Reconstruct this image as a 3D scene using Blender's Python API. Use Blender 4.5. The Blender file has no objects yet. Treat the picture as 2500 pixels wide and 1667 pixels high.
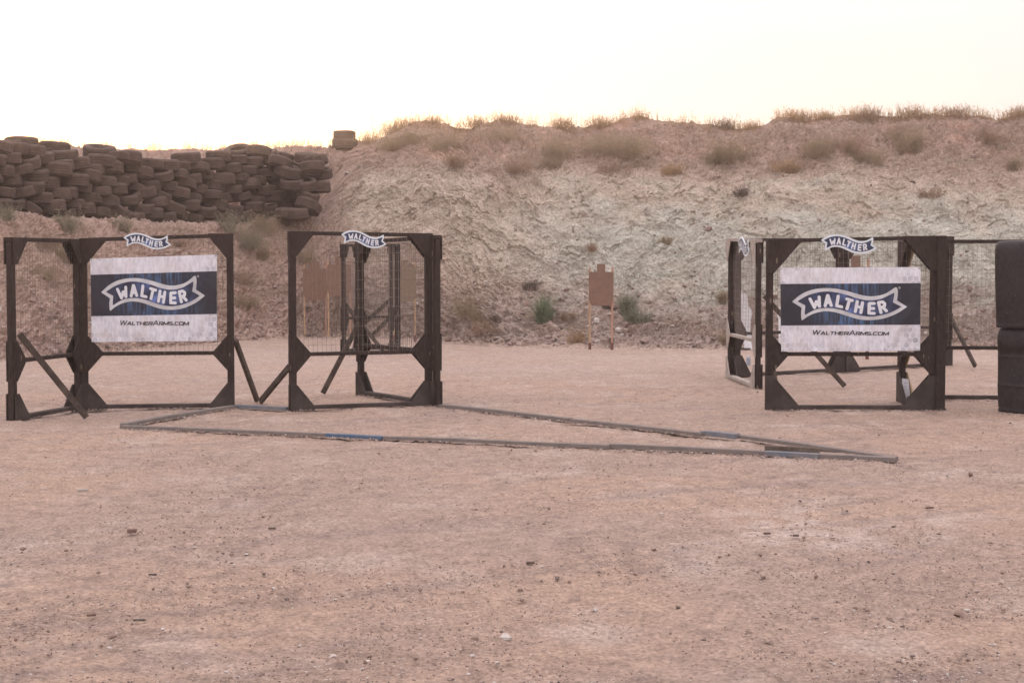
import bpy, bmesh, math, random
import numpy as np
from mathutils import Vector, Matrix
R = math.radians
random.seed(7)
rng = np.random.default_rng(7)
sc = bpy.context.scene
col = sc.collection

# ------------------------------------------------------------------ camera, sky, sun, exposure
CAMH = 1.6
F = 4000.0                      # focal length in photo pixels (photo is 2500 wide)
PITCH = math.atan(193.5 / F)
cd = bpy.data.cameras.new('camera'); cam = bpy.data.objects.new('camera', cd); col.objects.link(cam)
cam.location = (0, 0, CAMH); cam.rotation_euler = (R(90) - PITCH, 0, 0)
cd.sensor_width = 36; cd.lens = 36 * F / 2500; cd.clip_end = 3000; cd.clip_start = 0.1
sc.camera = cam
SUN_EL, SUN_AZ = R(4.0), R(-19)          # azimuth measured from +Y, negative = left
w = bpy.data.worlds.new('World'); sc.world = w; w.use_nodes = True
nt = w.node_tree; bg = nt.nodes['Background']
sky = nt.nodes.new('ShaderNodeTexSky'); sky.sky_type = 'NISHITA'; sky.sun_disc = False
sky.sun_elevation = SUN_EL; sky.sun_rotation = SUN_AZ; sky.dust_density = 2.5; sky.air_density = 0.9; sky.ozone_density = 0.6
def wn(t, **k):
    q = nt.nodes.new(t)
    for a, b in k.items(): setattr(q, a, b)
    return q
tint = wn('ShaderNodeMix', data_type='RGBA', blend_type='MULTIPLY'); tint.inputs['Factor'].default_value = 1
tint.inputs['B'].default_value = (.33, .29, .31, 1)        # the clear sky seen through the veil
nt.links.new(sky.outputs[0], tint.inputs['A'])
# thin high cloud over the whole sky, brighter overhead
wtc = wn('ShaderNodeTexCoord'); wsx = wn('ShaderNodeSeparateXYZ'); nt.links.new(wtc.outputs['Generated'], wsx.inputs[0])
wmr = wn('ShaderNodeMapRange'); nt.links.new(wsx.outputs[2], wmr.inputs[0]); wmr.inputs[1].default_value = .12; wmr.inputs[2].default_value = .9
veil = wn('ShaderNodeMix', data_type='RGBA'); nt.links.new(wmr.outputs[0], veil.inputs['Factor'])
veil.inputs['A'].default_value = (3.65, 3.75, 3.95, 1); veil.inputs['B'].default_value = (10.2, 9.3, 9.6, 1)
wno = wn('ShaderNodeTexNoise'); wno.inputs['Scale'].default_value = 2.2; wno.inputs['Detail'].default_value = 4
wmp = wn('ShaderNodeMapping'); wmp.inputs['Scale'].default_value = (1, 1, 5); nt.links.new(wtc.outputs['Generated'], wmp.inputs[0]); nt.links.new(wmp.outputs[0], wno.inputs[0])
wm2 = wn('ShaderNodeMapRange'); nt.links.new(wno.outputs[0], wm2.inputs[0]); wm2.inputs[1].default_value = .3; wm2.inputs[2].default_value = .7; wm2.inputs[3].default_value = .95; wm2.inputs[4].default_value = 1.05
vs = wn('ShaderNodeMix', data_type='RGBA', blend_type='MULTIPLY'); vs.inputs['Factor'].default_value = 1; nt.links.new(veil.outputs['Result'], vs.inputs['A']); nt.links.new(wm2.outputs[0], vs.inputs['B'])
tot = wn('ShaderNodeMix', data_type='RGBA', blend_type='ADD'); tot.inputs['Factor'].default_value = 1
nt.links.new(vs.outputs['Result'], tot.inputs['A']); nt.links.new(tint.outputs['Result'], tot.inputs['B'])
nt.links.new(tot.outputs['Result'], bg.inputs[0]); bg.inputs[1].default_value = 0.15
sd = bpy.data.lights.new('sun', 'SUN'); sd.energy = 3.0; sd.angle = R(0.6); sd.color = (1.0, 0.76, 0.52)
so = bpy.data.objects.new('sun', sd); col.objects.link(so)
sv = Vector((math.sin(SUN_AZ) * math.cos(SUN_EL), math.cos(SUN_AZ) * math.cos(SUN_EL), math.sin(SUN_EL)))
so.rotation_euler = sv.to_track_quat('Z', 'Y').to_euler()
sc.view_settings.view_transform = 'Standard'; sc.view_settings.look = 'None'
sc.view_settings.exposure = 0.36
sc.cycles.max_bounces = 5; sc.cycles.transparent_max_bounces = 8; sc.cycles.volume_bounces = 0

def ray(px, py):
    dx = (px - 1250) / F; dz = -(py - 833.5) / F
    c, s = math.cos(PITCH), math.sin(PITCH)
    return Vector((dx, c + dz * s, -s + dz * c))
def G(px, py, z=0.0):                         # photo pixel -> point on the ground
    d = ray(px, py); t = (z - CAMH) / d.z
    return Vector((d.x * t, d.y * t, z))
def AT(px, py, Y):                            # photo pixel at a distance
    d = ray(px, py); t = Y / d.y
    return Vector((d.x * t, Y, CAMH + d.z * t))
def ZY(py, Y): return AT(1250, py, Y).z

# ------------------------------------------------------------------ helpers
def tag(o, label=None, cat=None, group=None, kind=None):
    if label: o['label'] = label
    if cat: o['category'] = cat
    if group: o['group'] = group
    if kind: o['kind'] = kind
    return o
def empty(name, loc, rz=0):
    o = bpy.data.objects.new(name, None); col.objects.link(o); o.location = loc; o.rotation_euler = (0, 0, rz)
    o.empty_display_size = 0.1
    return o
def xf(o):
    return Matrix.Translation(o.location) @ o.rotation_euler.to_matrix().to_4x4()
def link(name, bm, mats, parent=None, M=None, smooth=False, bev=0):
    """bm in world coordinates; M = world matrix of parent"""
    if M is not None: bm.transform(M.inverted())
    if bev: bmesh.ops.bevel(bm, geom=[e for e in bm.edges], offset=bev, segments=1, affect='EDGES')
    me = bpy.data.meshes.new(name); bm.to_mesh(me); bm.free()
    for m in (mats if isinstance(mats, (list, tuple)) else [mats]): me.materials.append(m)
    if smooth:
        for p in me.polygons: p.use_smooth = True
    o = bpy.data.objects.new(name, me); col.objects.link(o)
    if parent: o.parent = parent
    return o
def npmesh(name, V, T, mats, smooth=False, midx=None, cols=None):
    me = bpy.data.meshes.new(name)
    V = np.asarray(V, dtype=np.float32); T = np.asarray(T, dtype=np.int32)
    k = T.shape[1]
    me.vertices.add(len(V)); me.vertices.foreach_set('co', V.ravel())
    me.loops.add(T.size); me.loops.foreach_set('vertex_index', T.ravel())
    me.polygons.add(len(T)); me.polygons.foreach_set('loop_start', np.arange(len(T), dtype=np.int32) * k)
    me.polygons.foreach_set('loop_total', np.full(len(T), k, dtype=np.int32))
    if midx is not None: me.polygons.foreach_set('material_index', np.asarray(midx, dtype=np.int32))
    for m in (mats if isinstance(mats, (list, tuple)) else [mats]): me.materials.append(m)
    me.polygons.foreach_set('use_smooth', np.full(len(T), bool(smooth)))
    me.update(calc_edges=True); me.validate()
    if cols is not None:
        a = me.color_attributes.new('pigment', 'FLOAT_COLOR', 'POINT')
        c4 = np.ones((len(V), 4), dtype=np.float32); c4[:, :3] = cols
        a.data.foreach_set('color', c4.ravel())
    return me
def obj(name, me, parent=None):
    o = bpy.data.objects.new(name, me); col.objects.link(o)
    if parent: o.parent = parent
    return o
def beam(bm, P, Q, a, b, up=Vector((0, 0, 1))):
    """box from P to Q, section a (sideways) x b (along up)"""
    P, Q = Vector(P), Vector(Q); d = (Q - P); L = d.length; d.normalize()
    s = d.cross(up)
    if s.length < 1e-4: s = Vector((1, 0, 0))
    s.normalize(); u = s.cross(d).normalized()
    vs = []
    for t in (P, Q):
        for i, j in ((-1, -1), (1, -1), (1, 1), (-1, 1)):
            vs.append(bm.verts.new(t + s * (i * a / 2) + u * (j * b / 2)))
    f = [(0, 1, 2, 3), (7, 6, 5, 4), (0, 4, 5, 1), (1, 5, 6, 2), (2, 6, 7, 3), (3, 7, 4, 0)]
    for q in f: bm.faces.new([vs[i] for i in q])
    return vs
def prism(bm, pts, off):
    """polygon pts (world) extruded by vector off"""
    a = [bm.verts.new(p) for p in pts]; b = [bm.verts.new(Vector(p) + off) for p in pts]
    bm.faces.new(a[::-1]); bm.faces.new(b)
    n = len(a)
    for i in range(n): bm.faces.new([a[i], a[(i + 1) % n], b[(i + 1) % n], b[i]])

# numpy gradient noise
def _h(ix, iy, seed):
    h = (ix.astype(np.int64) * 374761393 + iy.astype(np.int64) * 668265263 + seed * 982451653) & 0xffffffff
    h = ((h ^ (h >> 13)) * 1274126177) & 0xffffffff
    h = (h ^ (h >> 16)) & 0xffffffff
    return h / 4294967296.0
def pn(x, y, seed=0):
    ix, iy = np.floor(x), np.floor(y); fx, fy = x - ix, y - iy
    u = fx * fx * fx * (fx * (fx * 6 - 15) + 10); v = fy * fy * fy * (fy * (fy * 6 - 15) + 10)
    def g(a, b):
        t = _h(ix + a, iy + b, seed) * 2 * math.pi
        return np.cos(t) * (fx - a) + np.sin(t) * (fy - b)
    n0 = g(0, 0) * (1 - u) + g(1, 0) * u; n1 = g(0, 1) * (1 - u) + g(1, 1) * u
    return (n0 * (1 - v) + n1 * v) * 1.5
def fbm(x, y, o=4, seed=0, gain=.5):
    s = 0; a = 1
    for i in range(o):
        s = s + a * pn(x * 2 ** i, y * 2 ** i, seed + i * 17); a *= gain
    return s
def facets(x, y, seed=0):
    """worley cells, each a plateau with its own height and tilt: broken earth and stone"""
    ix, iy = np.floor(x), np.floor(y)
    d1 = np.full(x.shape, 9.0); d2 = np.full(x.shape, 9.0); h = np.zeros(x.shape)
    for a in (-1, 0, 1):
        for b in (-1, 0, 1):
            cx, cy = ix + a, iy + b
            ox = x - cx - _h(cx, cy, seed + 1); oy = y - cy - _h(cx, cy, seed + 2); d = np.hypot(ox, oy)
            v = (_h(cx, cy, seed + 3) - .5) + 1.5 * (ox * (_h(cx, cy, seed + 4) - .5) + oy * (_h(cx, cy, seed + 5) - .35))
            m = d < d1
            d2 = np.where(m, d1, np.minimum(d2, d)); h = np.where(m, v, h); d1 = np.where(m, d, d1)
    return h * np.clip((d2 - d1) * 6, 0, 1)
def cells(x, y, seed=0):
    """worley: distance to nearest, to second, and the cell's random value"""
    ix, iy = np.floor(x), np.floor(y)
    d1 = np.full(x.shape, 9.0); d2 = np.full(x.shape, 9.0); rv = np.zeros(x.shape)
    for a in (-1, 0, 1):
        for b in (-1, 0, 1):
            cx, cy = ix + a, iy + b
            px = cx + _h(cx, cy, seed + 1); py = cy + _h(cx, cy, seed + 2)
            d = np.hypot(px - x, py - y); r = _h(cx, cy, seed + 3)
            m = d < d1
            d2 = np.where(m, d1, np.minimum(d2, d)); rv = np.where(m, r, rv); d1 = np.where(m, d, d1)
    return d1, d2, rv

# ------------------------------------------------------------------ materials
def mat(name, base, rough=.9, spec=.3, var=None, scale=8, bump=0, bscale=60, stretch=(1, 1, 1), var2=None, scale2=40, coat=0, coords='Object', amt=1.0, translucent=0, chips=None):
    m = bpy.data.materials.new(name); m.use_nodes = True
    n = m.node_tree.nodes; L = m.node_tree.links; b = n['Principled BSDF']
    b.inputs['Roughness'].default_value = rough; b.inputs['Specular IOR Level'].default_value = spec
    b.inputs['Coat Weight'].default_value = coat
    tc = n.new('ShaderNodeTexCoord'); mp = n.new('ShaderNodeMapping'); mp.inputs['Scale'].default_value = stretch
    L.new(tc.outputs[coords], mp.inputs[0])
    rgb = n.new('ShaderNodeRGB'); rgb.outputs[0].default_value = (*base, 1); last = rgb.outputs[0]
    for vv, ss, k in ((var, scale, 0), (var2, scale2, 1)):
        if vv is None: continue
        no = n.new('ShaderNodeTexNoise'); no.inputs['Scale'].default_value = ss; no.inputs['Detail'].default_value = 6; no.inputs['Roughness'].default_value = .6
        L.new(mp.outputs[0], no.inputs[0])
        rp = n.new('ShaderNodeValToRGB'); rp.color_ramp.elements[0].position = .42; rp.color_ramp.elements[1].position = .62
        L.new(no.outputs[0], rp.inputs[0])
        mx = n.new('ShaderNodeMix'); mx.data_type = 'RGBA'
        ml = n.new('ShaderNodeMath'); ml.operation = 'MULTIPLY'; ml.inputs[1].default_value = amt
        L.new(rp.outputs[0], ml.inputs[0]); L.new(ml.outputs[0], mx.inputs['Factor'])
        L.new(last, mx.inputs['A']); mx.inputs['B'].default_value = (*vv, 1); last = mx.outputs['Result']
    if chips:
        vo = n.new('ShaderNodeTexVoronoi'); vo.inputs['Scale'].default_value = chips[1]; L.new(mp.outputs[0], vo.inputs[0])
        l1 = n.new('ShaderNodeMath'); l1.operation = 'LESS_THAN'; l1.inputs[1].default_value = chips[2]; L.new(vo.outputs['Distance'], l1.inputs[0])
        sc_ = n.new('ShaderNodeSeparateColor'); L.new(vo.outputs['Color'], sc_.inputs[0]); l2 = n.new('ShaderNodeMath'); l2.operation = 'LESS_THAN'; l2.inputs[1].default_value = .3; L.new(sc_.outputs[0], l2.inputs[0])
        l3 = n.new('ShaderNodeMath'); l3.operation = 'MULTIPLY'; L.new(l1.outputs[0], l3.inputs[0]); L.new(l2.outputs[0], l3.inputs[1])
        mx = n.new('ShaderNodeMix'); mx.data_type = 'RGBA'; L.new(l3.outputs[0], mx.inputs['Factor']); L.new(last, mx.inputs['A']); mx.inputs['B'].default_value = (*chips[0], 1); last = mx.outputs['Result']
    L.new(last, b.inputs['Base Color'])
    if bump:
        no = n.new('ShaderNodeTexNoise'); no.inputs['Scale'].default_value = bscale; no.inputs['Detail'].default_value = 5
        L.new(mp.outputs[0], no.inputs[0]); bp = n.new('ShaderNodeBump'); bp.inputs['Strength'].default_value = bump; bp.inputs['Distance'].default_value = .01
        L.new(no.outputs[0], bp.inputs['Height']); L.new(bp.outputs[0], b.inputs['Normal'])
    if translucent:
        tr = n.new('ShaderNodeBsdfTranslucent'); L.new(last, tr.inputs[0])
        ms = n.new('ShaderNodeMixShader'); ms.inputs[0].default_value = translucent
        L.new(b.outputs[0], ms.inputs[1]); L.new(tr.outputs[0], ms.inputs[2]); L.new(ms.outputs[0], n['Material Output'].inputs[0])
    return m
def flatmat(name, c, rough=.6, spec=.3, var=None, **k): return mat(name, c, rough, spec, var, **k)

def earth(name, fine=70, bump=.6, speck=True, grain=1.0):
    """earth coloured by the mesh's pigment, with grain, specks and relief"""
    m = bpy.data.materials.new(name); m.use_nodes = True
    n = m.node_tree.nodes; L = m.node_tree.links; b = n['Principled BSDF']
    b.inputs['Roughness'].default_value = .95; b.inputs['Specular IOR Level'].default_value = .15
    at = n.new('ShaderNodeAttribute'); at.attribute_name = 'pigment'
    tc = n.new('ShaderNodeTexCoord'); last = at.outputs['Color']
    def noise(s, d=5, r=.65):
        no = n.new('ShaderNodeTexNoise'); no.inputs['Scale'].default_value = s; no.inputs['Detail'].default_value = d; no.inputs['Roughness'].default_value = r
        L.new(tc.outputs['Object'], no.inputs[0]); return no.outputs[0]
    def mul(sock, lo, hi, a=.3, c=.7):
        nonlocal last
        mr = n.new('ShaderNodeMapRange'); L.new(sock, mr.inputs[0]); mr.inputs[1].default_value = a; mr.inputs[2].default_value = c
        mr.inputs[3].default_value = lo; mr.inputs[4].default_value = hi
        mx = n.new('ShaderNodeMix'); mx.data_type = 'RGBA'; mx.blend_type = 'MULTIPLY'; mx.inputs['Factor'].default_value = 1
        L.new(last, mx.inputs['A']); L.new(mr.outputs[0], mx.inputs['B']); last = mx.outputs['Result']
    mul(noise(fine, 4), 1 - .32 * grain, 1 + .30 * grain)
    mul(noise(fine / 6, 6), 1 - .16 * grain, 1 + .14 * grain)
    if speck:
        for s, c, th in ((38, (.16, .115, .10), .11), (55, (.60, .50, .44), .10)):
            vo = n.new('ShaderNodeTexVoronoi'); vo.inputs['Scale'].default_value = s
            L.new(tc.outputs['Object'], vo.inputs[0])
            lt = n.new('ShaderNodeMath'); lt.operation = 'LESS_THAN'; lt.inputs[1].default_value = th * 1.3; L.new(vo.outputs['Distance'], lt.inputs[0])
            sx = n.new('ShaderNodeSeparateColor'); L.new(vo.outputs['Color'], sx.inputs[0])
            l2 = n.new('ShaderNodeMath'); l2.operation = 'LESS_THAN'; l2.inputs[1].default_value = .22; L.new(sx.outputs[0], l2.inputs[0])
            mm = n.new('ShaderNodeMath'); mm.operation = 'MULTIPLY'; L.new(lt.outputs[0], mm.inputs[0]); L.new(l2.outputs[0], mm.inputs[1])
            mx = n.new('ShaderNodeMix'); mx.data_type = 'RGBA'; L.new(mm.outputs[0], mx.inputs['Factor']); L.new(last, mx.inputs['A']); mx.inputs['B'].default_value = (*c, 1); last = mx.outputs['Result']
    L.new(last, b.inputs['Base Color'])
    bp = n.new('ShaderNodeBump'); bp.inputs['Strength'].default_value = bump; bp.inputs['Distance'].default_value = .02
    L.new(noise(fine * .7, 6, .7), bp.inputs['Height']); L.new(bp.outputs[0], b.inputs['Normal'])
    return m

M_ground = earth('red_dirt', 42, .7, grain=1.2)
M_berm = earth('eroded_earth', 22, .7, speck=False, grain=.95)
M_black = mat('black_painted_wood', (.030, .020, .018), .85, .15, var=(.052, .036, .031), scale=5, bump=.4, bscale=40, stretch=(1, 1, .3), amt=.5, var2=(.066, .052, .047), scale2=38, chips=((.19, .14, .105), 17, .17))
M_dusty = mat('dusty_black_wood', (.048, .037, .034), .88, .15, var=(.095, .076, .070), scale=5, bump=.4, bscale=50, amt=.7)
M_weath = mat('weathered_pale_wood', (.42, .36, .32), .9, .2, var=(.30, .25, .22), scale=9, bump=.5, bscale=50, stretch=(1, .2, 1), amt=.8)
M_tan = mat('unpainted_plywood', (.46, .34, .21), .85, .2, var=(.36, .26, .16), scale=12, amt=.7)
M_brace = mat('brown_black_timber', (.065, .048, .041), .88, .15, var=(.125, .095, .080), scale=9, bump=.5, bscale=60, amt=.7)
M_wire = mat('dusty_wire', (.26, .215, .19), .55, .5, var=(.14, .115, .10), scale=30)
M_board = mat('dusty_grey_board', (.175, .150, .140), .9, .15, var=(.25, .195, .165), scale=5, bump=.4, bscale=60, amt=.8, var2=(.22, .19, .18), scale2=14)
M_blue = mat('faded_blue_paint', (.075, .125, .20), .85, .2, var=(.17, .175, .19), scale=10, bump=.3, bscale=50, amt=.45)
M_bluegrey = mat('blue_grey_worn_board', (.15, .165, .20), .88, .2, var=(.24, .21, .195), scale=8, bump=.3, bscale=50, amt=.6)
M_dkboard = mat('weathered_brown_board', (.115, .085, .07), .9, .15, var=(.20, .155, .125), scale=14, bump=.6, bscale=60, amt=.8)
M_rubber = mat('dusty_rubber', (.075, .050, .041), .85, .2, var=(.13, .088, .072), scale=6, bump=.7, bscale=70, amt=.6, coords='Object')
M_rubin = mat('tire_sidewall', (.078, .053, .044), .8, .25, var=(.14, .096, .080), scale=7, amt=.6)
M_card = mat('brown_cardboard', (.245, .148, .110), .9, .15, var=(.205, .125, .095), scale=14)
M_stake = mat('pine_stake', (.50, .33, .21), .85, .2, var=(.40, .26, .17), scale=20, stretch=(1, 1, .3))
M_stake2 = mat('orange_stained_stake', (.42, .225, .16), .85, .2, var=(.47, .28, .20), scale=20, stretch=(1, 1, .3))
M_rust = mat('red_brown_stand_socket', (.20, .085, .075), .8, .3, var=(.13, .06, .05), scale=30)
M_white = mat('white_painted_steel', (.80, .80, .82), .5, .4, var=(.70, .70, .72), scale=20)
M_silver = mat('silver_print', (.66, .65, .67), .45, .5, var=(.50, .49, .51), scale=4)
M_signrim = mat('white_sign_rim', (.72, .76, .80), .5, .4)
M_letter = mat('white_lettering', (.74, .74, .78), .5, .4)
M_sheet = mat('white_vinyl', (.70, .68, .74), .6, .35, var=(.62, .60, .66), scale=9, stretch=(1.5, 1, .5), amt=.6, bump=.2, bscale=6)
M_hex = mat('grey_hexagon_print', (.60, .58, .64), .6, .35, var=(.68, .665, .72), scale=7)
M_hex2 = mat('darker_hexagon_print', (.52, .50, .56), .6, .35, var=(.60, .585, .64), scale=7)
M_text = mat('black_print', (.030, .024, .030), .6, .3)
M_paper = mat('white_paper', (.72, .72, .78), .8, .2)
M_drum = mat('black_plastic', (.016, .013, .014), .55, .3, var=(.034, .027, .027), scale=3.5, amt=.5, bump=.3, bscale=9, var2=(.05, .040, .038), scale2=26, chips=((.10, .085, .08), 14, .10))
M_dust = mat('dusty_drum_foot', (.12, .10, .10), .8, .3)
M_bottle = mat('grey_blue_can', (.25, .27, .33), .4, .5, var=(.4, .4, .45), scale=30)
M_stone = [mat('stone_pinkish', (.36, .27, .235), .95, .15, var=(.27, .20, .175), scale=20),
           mat('stone_dark', (.13, .10, .09), .95, .15, var=(.2, .15, .13), scale=20),
           mat('stone_pale', (.56, .50, .46), .95, .15, var=(.42, .36, .33), scale=20),
           mat('stone_brown', (.22, .15, .12), .95, .15, var=(.28, .2, .17), scale=20)]
M_veg = {k: mat(n_, a, .9, .1, var=b, scale=3, translucent=t) for k, n_, a, b, t in (
    ('sage', 'sage_leaves', (.21, .215, .15), (.29, .28, .20), .25), ('green', 'green_leaves', (.16, .20, .12), (.25, .27, .17), .25),
    ('pale', 'pale_grey_green_brush', (.265, .245, .175), (.34, .30, .22), .3), ('olive', 'olive_brush', (.31, .24, .165), (.38, .295, .205), .35), ('brown', 'dry_brown_brush', (.31, .215, .155), (.38, .275, .205), .35),
    ('straw', 'straw_brush', (.46, .32, .19), (.36, .25, .16), .5), ('dark', 'dark_dead_brush', (.14, .105, .085), (.2, .155, .125), .25))}

def field_mat(name, edge, mid, streaks, half):
    """navy print with blue vertical streaks, brighter about its middle (object space, x across)"""
    m = bpy.data.materials.new(name); m.use_nodes = True
    n = m.node_tree.nodes; L = m.node_tree.links; b = n['Principled BSDF']
    b.inputs['Roughness'].default_value = .5; b.inputs['Specular IOR Level'].default_value = .4
    tc = n.new('ShaderNodeTexCoord'); sx = n.new('ShaderNodeSeparateXYZ'); L.new(tc.outputs['Object'], sx.inputs[0])
    ab = n.new('ShaderNodeMath'); ab.operation = 'ABSOLUTE'; L.new(sx.outputs[0], ab.inputs[0])
    mr = n.new('ShaderNodeMapRange'); mr.inputs[1].default_value = 0.05 * half; mr.inputs[2].default_value = half * .8; mr.inputs[3].default_value = 1; mr.inputs[4].default_value = 0
    L.new(ab.outputs[0], mr.inputs[0])
    mp = n.new('ShaderNodeMapping'); mp.inputs['Scale'].default_value = (1, 1, .08 if streaks else .6); L.new(tc.outputs['Object'], mp.inputs[0])
    no = n.new('ShaderNodeTexNoise'); no.inputs['Scale'].default_value = 45 if streaks else 14; no.inputs['Detail'].default_value = 4; L.new(mp.outputs[0], no.inputs[0])
    n2 = n.new('ShaderNodeTexNoise'); n2.inputs['Scale'].default_value = 4; n2.inputs['Detail'].default_value = 3; L.new(tc.outputs['Object'], n2.inputs[0])
    r1 = n.new('ShaderNodeMapRange'); r1.inputs[1].default_value = .40; r1.inputs[2].default_value = .64; L.new(no.outputs[0], r1.inputs[0])
    r2 = n.new('ShaderNodeMapRange'); r2.inputs[1].default_value = .35; r2.inputs[2].default_value = .65; r2.inputs[3].default_value = .25; L.new(n2.outputs[0], r2.inputs[0])
    p1 = n.new('ShaderNodeMath'); p1.operation = 'MULTIPLY'; L.new(mr.outputs[0], p1.inputs[0]); L.new(r1.outputs[0], p1.inputs[1])
    p2 = n.new('ShaderNodeMath'); p2.operation = 'MULTIPLY'; L.new(p1.outputs[0], p2.inputs[0]); L.new(r2.outputs[0], p2.inputs[1])
    mx = n.new('ShaderNodeMix'); mx.data_type = 'RGBA'; L.new(p2.outputs[0], mx.inputs['Factor'])
    mx.inputs['A'].default_value = (*edge, 1); mx.inputs['B'].default_value = (*mid, 1)
    L.new(mx.outputs['Result'], b.inputs['Base Color'])
    bp = n.new('ShaderNodeBump'); bp.inputs['Strength'].default_value = .6; bp.inputs['Distance'].default_value = .04
    L.new(n2.outputs[0], bp.inputs['Height']); L.new(bp.outputs[0], b.inputs['Normal'])
    return m
def sheet_mat():
    m = bpy.data.materials.new('honeycomb_vinyl'); m.use_nodes = True
    n = m.node_tree.nodes; L = m.node_tree.links; b = n['Principled BSDF']; b.inputs['Roughness'].default_value = .6
    def vm(op, a, c=None):
        q = n.new('ShaderNodeVectorMath'); q.operation = op
        for i, v in enumerate((a, c)):
            if v is None: continue
            if isinstance(v, tuple): q.inputs[i].default_value = v
            else: L.new(v, q.inputs[i])
        return q.outputs['Value'] if op in ('DOT_PRODUCT', 'LENGTH') else q.outputs[0]
    def fm(op, a, c=None, d=None):
        q = n.new('ShaderNodeMath'); q.operation = op
        for i, v in enumerate((a, c, d)):
            if v is None: continue
            if isinstance(v, (int, float)): q.inputs[i].default_value = v
            else: L.new(v, q.inputs[i])
        return q.outputs[0]
    tc = n.new('ShaderNodeTexCoord'); sx = n.new('ShaderNodeSeparateXYZ'); L.new(tc.outputs['Object'], sx.inputs[0])
    cx = n.new('ShaderNodeCombineXYZ'); L.new(sx.outputs[0], cx.inputs[0]); L.new(sx.outputs[2], cx.inputs[1])
    S_ = .064; S = (S_, S_ * 1.732, 1); H = (S_ / 2, S_ * .866, 0)
    p = vm('ADD', cx.outputs[0], (6.4, 11.0848, 0))
    a = vm('SUBTRACT', vm('MODULO', p, S), H)
    p2 = vm('ADD', p, H); c = vm('SUBTRACT', vm('MODULO', p2, S), H)
    la = vm('LENGTH', a); lc = vm('LENGTH', c)
    near = fm('LESS_THAN', la, lc)
    mv = n.new('ShaderNodeMix'); mv.data_type = 'VECTOR'; L.new(near, mv.inputs['Factor']); L.new(c, mv.inputs['A']); L.new(a, mv.inputs['B'])
    g = mv.outputs['Result']; ag = vm('ABSOLUTE', g)
    s2 = n.new('ShaderNodeSeparateXYZ'); L.new(ag, s2.inputs[0])
    hd = fm('MAXIMUM', s2.outputs[0], vm('DOT_PRODUCT', ag, (.5, .866, 0)))
    line = fm('GREATER_THAN', hd, S_ * .5 * .86)
    cell = vm('SUBTRACT', p, g); wn = n.new('ShaderNodeTexWhiteNoise'); L.new(vm('MULTIPLY', cell, (7.3, 7.3, 7.3)), wn.inputs[0])
    ax = fm('ABSOLUTE', sx.outputs[0])
    mx_ = n.new('ShaderNodeMapRange'); L.new(ax, mx_.inputs[0]); mx_.inputs[1].default_value = .40; mx_.inputs[2].default_value = .66
    mz = n.new('ShaderNodeMapRange'); L.new(sx.outputs[2], mz.inputs[0]); mz.inputs[1].default_value = -.32; mz.inputs[2].default_value = -.44
    no = n.new('ShaderNodeTexNoise'); no.inputs['Scale'].default_value = 5; L.new(tc.outputs['Object'], no.inputs[0])
    msk = fm('MULTIPLY', fm('MINIMUM', fm('ADD', fm('ADD', mx_.outputs[0], mz.outputs[0]), .10), 1.0), fm('MULTIPLY', no.outputs[0], 1.25))
    base = n.new('ShaderNodeMix'); base.data_type = 'RGBA'; base.inputs['A'].default_value = (.78, .76, .82, 1); base.inputs['B'].default_value = (.36, .345, .40, 1)
    L.new(fm('MULTIPLY', fm('MULTIPLY', msk, fm('POWER', wn.outputs[0], 1.3)), .95), base.inputs['Factor'])
    top = n.new('ShaderNodeMix'); top.data_type = 'RGBA'; L.new(fm('MULTIPLY', line, fm('MINIMUM', fm('MULTIPLY', msk, 1.4), 1.0)), top.inputs['Factor']); L.new(base.outputs['Result'], top.inputs['A']); top.inputs['B'].default_value = (.80, .785, .83, 1)
    mp = n.new('ShaderNodeMapping'); mp.inputs['Scale'].default_value = (1.4, 1, .5); L.new(tc.outputs['Object'], mp.inputs[0])
    n2 = n.new('ShaderNodeTexNoise'); n2.inputs['Scale'].default_value = 26; n2.inputs['Detail'].default_value = 5; L.new(mp.outputs[0], n2.inputs[0])
    mr = n.new('ShaderNodeMapRange'); L.new(n2.outputs[0], mr.inputs[0]); mr.inputs[1].default_value = .35; mr.inputs[2].default_value = .7; mr.inputs[3].default_value = 1.06; mr.inputs[4].default_value = .80
    ml = n.new('ShaderNodeMix'); ml.data_type = 'RGBA'; ml.blend_type = 'MULTIPLY'; ml.inputs['Factor'].default_value = 1; L.new(top.outputs['Result'], ml.inputs['A']); L.new(mr.outputs[0], ml.inputs['B'])
    n3 = n.new('ShaderNodeTexNoise'); n3.inputs['Scale'].default_value = 3.5; n3.inputs['Detail'].default_value = 7; n3.inputs['Roughness'].default_value = .7; L.new(tc.outputs['Object'], n3.inputs[0])
    m3 = n.new('ShaderNodeMapRange'); L.new(n3.outputs[0], m3.inputs[0]); m3.inputs[1].default_value = .48; m3.inputs[2].default_value = .75; m3.inputs[4].default_value = .7
    st = n.new('ShaderNodeMix'); st.data_type = 'RGBA'; L.new(m3.outputs[0], st.inputs['Factor']); L.new(ml.outputs['Result'], st.inputs['A']); st.inputs['B'].default_value = (.60, .50, .48, 1)
    bp = n.new('ShaderNodeBump'); bp.inputs['Strength'].default_value = .5; bp.inputs['Distance'].default_value = .03; L.new(n3.outputs[0], bp.inputs['Height']); L.new(bp.outputs[0], b.inputs['Normal'])
    L.new(st.outputs['Result'], b.inputs['Base Color'])
    return m
M_sheet = sheet_mat()
M_band = field_mat('navy_band_print', (.024, .023, .036), (.10, .21, .42), True, .70)
M_field = field_mat('navy_ribbon_print', (.024, .028, .060), (.17, .25, .58), False, .62)
M_sfield = field_mat('navy_sign_face', (.024, .030, .065), (.14, .23, .50), False, .34)

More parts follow.
